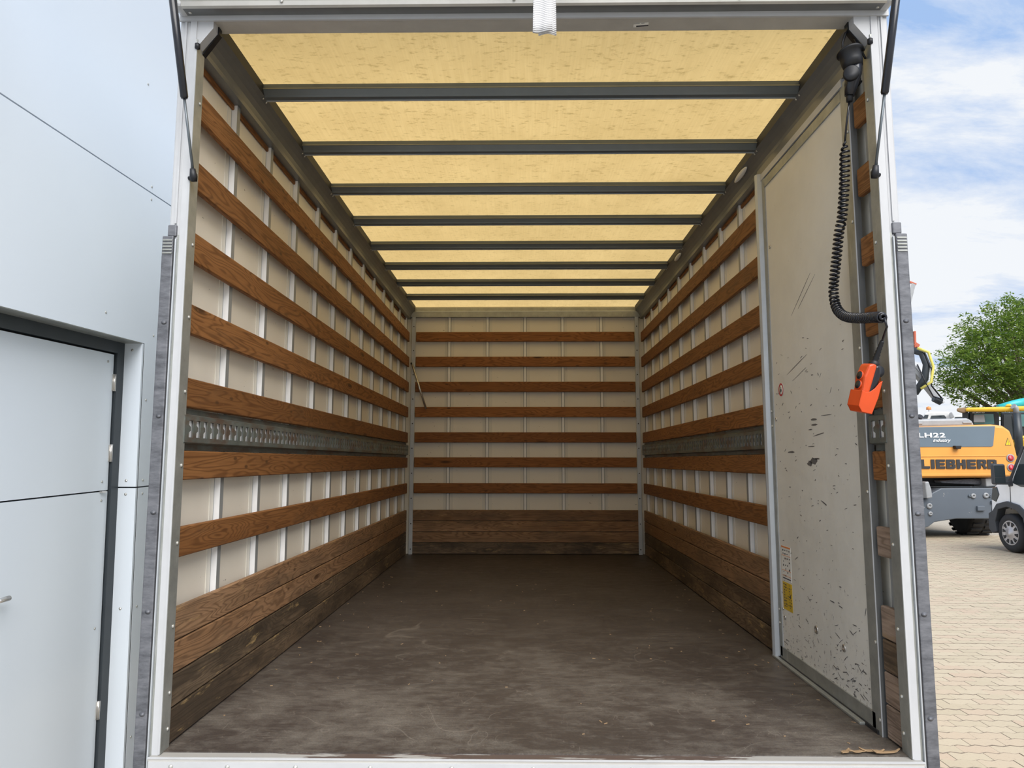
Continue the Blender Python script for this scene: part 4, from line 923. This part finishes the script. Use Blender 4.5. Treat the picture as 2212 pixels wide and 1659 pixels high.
# white cab machine
WY = 23.0
wc = empty('white_cab_truck', (at(2030, 900, WY).x, WY, GZ)); tag(wc, 'white truck cab with orange beacon seen over the material handler hood', 'truck')
wf = facing(wc, 0)
def wpoly(uv, y0, y1, nm, mt, bev=.03):
    return MB().prism([(wf(u, v).x, wf(u, v).z) for u, v in uv], 'y', y0, y1).build(nm, mt, wc, bevel=bev)
wpoly([(1975, 1040), (1990, 905), (1997, 893), (2004, 889), (2050, 889), (2056, 895), (2062, 905), (2062, 1040)], 0, 2.0, 'cab', 'cab_white', .06)
wpoly([(2010, 903), (2012, 898), (2040, 897), (2044, 902), (2044, 905), (2010, 905)], -.02, .02, 'cab_window', 'glass', .004)
wpoly([(1993, 904), (1998, 896), (2006, 896), (2004, 904)], -.02, .02, 'cab_window', 'glass', .004)
MB().box(-.5, 1.3, 0, 1.9, 0, 1.6).build('chassis', 'anthracite', wc)
wpoly([(2062, 1040), (2062, 898), (2080, 896), (2082, 1040)], .2, 2.0, 'rear_body', 'cab_white', .03)
wpoly([(2063, 905), (2063, 900), (2080, 900), (2080, 905)], .17, .21, 'rear_window', 'glass', .004)
wpoly([(2052, 905), (2050, 893), (2056, 891), (2062, 902)], -.3, -.05, 'mirror', 'mach_grey', .02)
p = wf(2006, 889); MB().tube([(p.x, .6, p.z), (p.x, .6, p.z+.14)], .012, 6).build('beacon_stem', 'mach_grey', wc)
MB().lathe([(0, 0), (.085, 0), (.075, .10), (0, .13)], 14, Matrix.Translation((p.x, .6, p.z+.10))).build('beacon', 'print_orange', wc)
# drilling/crane arm rising behind the truck post
AY = 20.0
ca = empty('crane_arm', (at(1960, 1000, AY).x, AY, GZ)); tag(ca, 'grey folding crane arm with hose bundle rising behind the right post', 'crane')
def q3(u, v, dy=0): return at(u, v, AY)-ca.location+Vector((0, dy, 0))
def beam(u0, v0, u1, v1, w, nm, mt):
    a, b = q3(u0, v0), q3(u1, v1); d = (b-a).normalized(); n_ = Vector((-d.z, 0, d.x))*w
    m = MB(); vs = [a+n_, a-n_, b-n_, b+n_]; vs += [p+Vector((0, .22, 0)) for p in vs]
    m.add(vs, [(0, 1, 2, 3), (7, 6, 5, 4), (0, 4, 5, 1), (1, 5, 6, 2), (2, 6, 7, 3), (3, 7, 4, 0)]).build(nm, mt, ca, bevel=.01)
beam(1935, 1000, 1960, 790, .22, 'column', 'mach_grey')
beam(1960, 790, 1940, 660, .16, 'inner_boom', 'mach_grey')
beam(1952, 700, 1974, 612, .07, 'outer_boom', 'mach_grey'); beam(1944, 700, 1966, 612, .05, 'outer_boom', 'frame_white')
beam(1962, 607, 1980, 614, .03, 'boom_head', 'rust_red')
beam(1978, 790, 2040, 870, .035, 'jib', 'frame_white'); beam(1974, 796, 2032, 868, .055, 'jib', 'mach_grey')
beam(1977, 715, 1978, 750, .03, 'cylinder', 'rust_red'); beam(1977, 742, 1986, 748, .06, 'joint', 'rust_red')
MB().tube([q3(1966, 755), q3(1984, 765, -.2), q3(1992, 790, -.25), q3(1990, 820, -.2), q3(1976, 850)], .11, 8).build('hose_bundle', 'anthracite', ca)
MB().tube([q3(1970, 755, -.3), q3(1990, 765, -.4), q3(2000, 795, -.4), q3(1996, 828, -.4), q3(1978, 842, -.3)], .045, 8).build('hose', 'hose_yellow', ca)
MB().tube([q3(1984, 765, -.3), q3(1996, 800, -.4), q3(2000, 835, -.3), q3(2022, 862, -.3)], .025, 6).build('hose', 'black', ca)
MB().tube([q3(1970, 790, -.3), q3(1984, 830, -.4), q3(2004, 858, -.3), q3(2024, 866, -.3)], .02, 6).build('hose', 'black', ca)
MB().tube([q3(2012, 862, -.1), q3(2028, 868, -.1)], [.09, .12], 10).build('jib_drum', 'anthracite', ca)

# ------------------------------------------------------------------ tree beyond the machines
TC = Vector((28.6, 37, GZ)); tree = empty('tree', TC); tag(tree, 'broad leafy green tree standing beyond the machines', 'tree')
rr = random.Random(2)
MB().tube([(0, 0, -.1), (.1, 0, 2.0), (-.1, 0, 4.2), (.2, .1, 6.5), (.1, 0, 9)], [.5, .42, .34, .22, .06], 10).build('trunk', 'bark', tree)
lobes = []
def lobe(u, v, r, dy=0): p = at(u, v, 37+dy); lobes.append((p-TC, r))
for a in ((2205, 700, 1.5), (2175, 690, 1.2, -1), (2140, 715, 1.3, -1), (2100, 715, .9), (2110, 745, 1.2, -1.5), (2075, 760, .9), (2060, 790, 1.0, -1), (2045, 820, .7), (2090, 800, 1.4, -2), (2070, 840, .9, -1), (2100, 850, 1.0, -1), (2140, 790, 1.6, -2.5), (2150, 850, 1.2, -1.5), (2190, 760, 1.7, -2.5), (2190, 835, 1.5, -2), (2230, 720, 1.8, 0), (2250, 790, 2.0, -2), (2260, 850, 1.6), (2300, 740, 2.0), (2310, 820, 2.0), (2360, 790, 1.8), (2200, 672, .8), (2150, 760, 1.5, 2), (2110, 800, 1.3, 2), (2200, 800, 2, 2), (2270, 770, 2, 2), (2370, 850, 1.2), (2270, 690, 1.4)): lobe(*a)
br_ = MB()
for c, r in lobes:
    s0 = Vector((0, 0, 2.2+.35*c.z*.6)); mid = s0.lerp(c, .5)+Vector((0, 0, -.3)); br_.tube([s0, mid, c], [.14, .08, .025], 6)
br_.build('branch', 'bark', tree)['kind'] = 'stuff'
vs = []; fs = []
for c, r in lobes:
    for cl in range(int(38*r*r)):
        d = Vector((rr.gauss(0, 1), rr.gauss(0, 1), rr.gauss(0, 1))).normalized(); p0 = c+d*r*(.55+.55*rr.random())
        for l in range(20):
            p = p0+Vector((rr.gauss(0, .15), rr.gauss(0, .15), rr.gauss(0, .11))); s = rr.uniform(.06, .12)
            t = Vector((rr.uniform(-1, 1), rr.uniform(-1, 1), rr.uniform(-.5, .5))).normalized(); b = t.cross(Vector((rr.uniform(-.6, .6), rr.uniform(-.6, .6), 1))).normalized()
            o = len(vs); vs += [p-t*s, p+b*s*.5, p+t*s, p-b*s*.5]; fs.append((o, o+1, o+2, o+3))
me = bpy.data.meshes.new('foliage'); me.from_pydata(vs, [], fs); me.materials.append(M['leaf']); o = bpy.data.objects.new('foliage', me); COL.objects.link(o); o.parent = tree; o['kind'] = 'stuff'
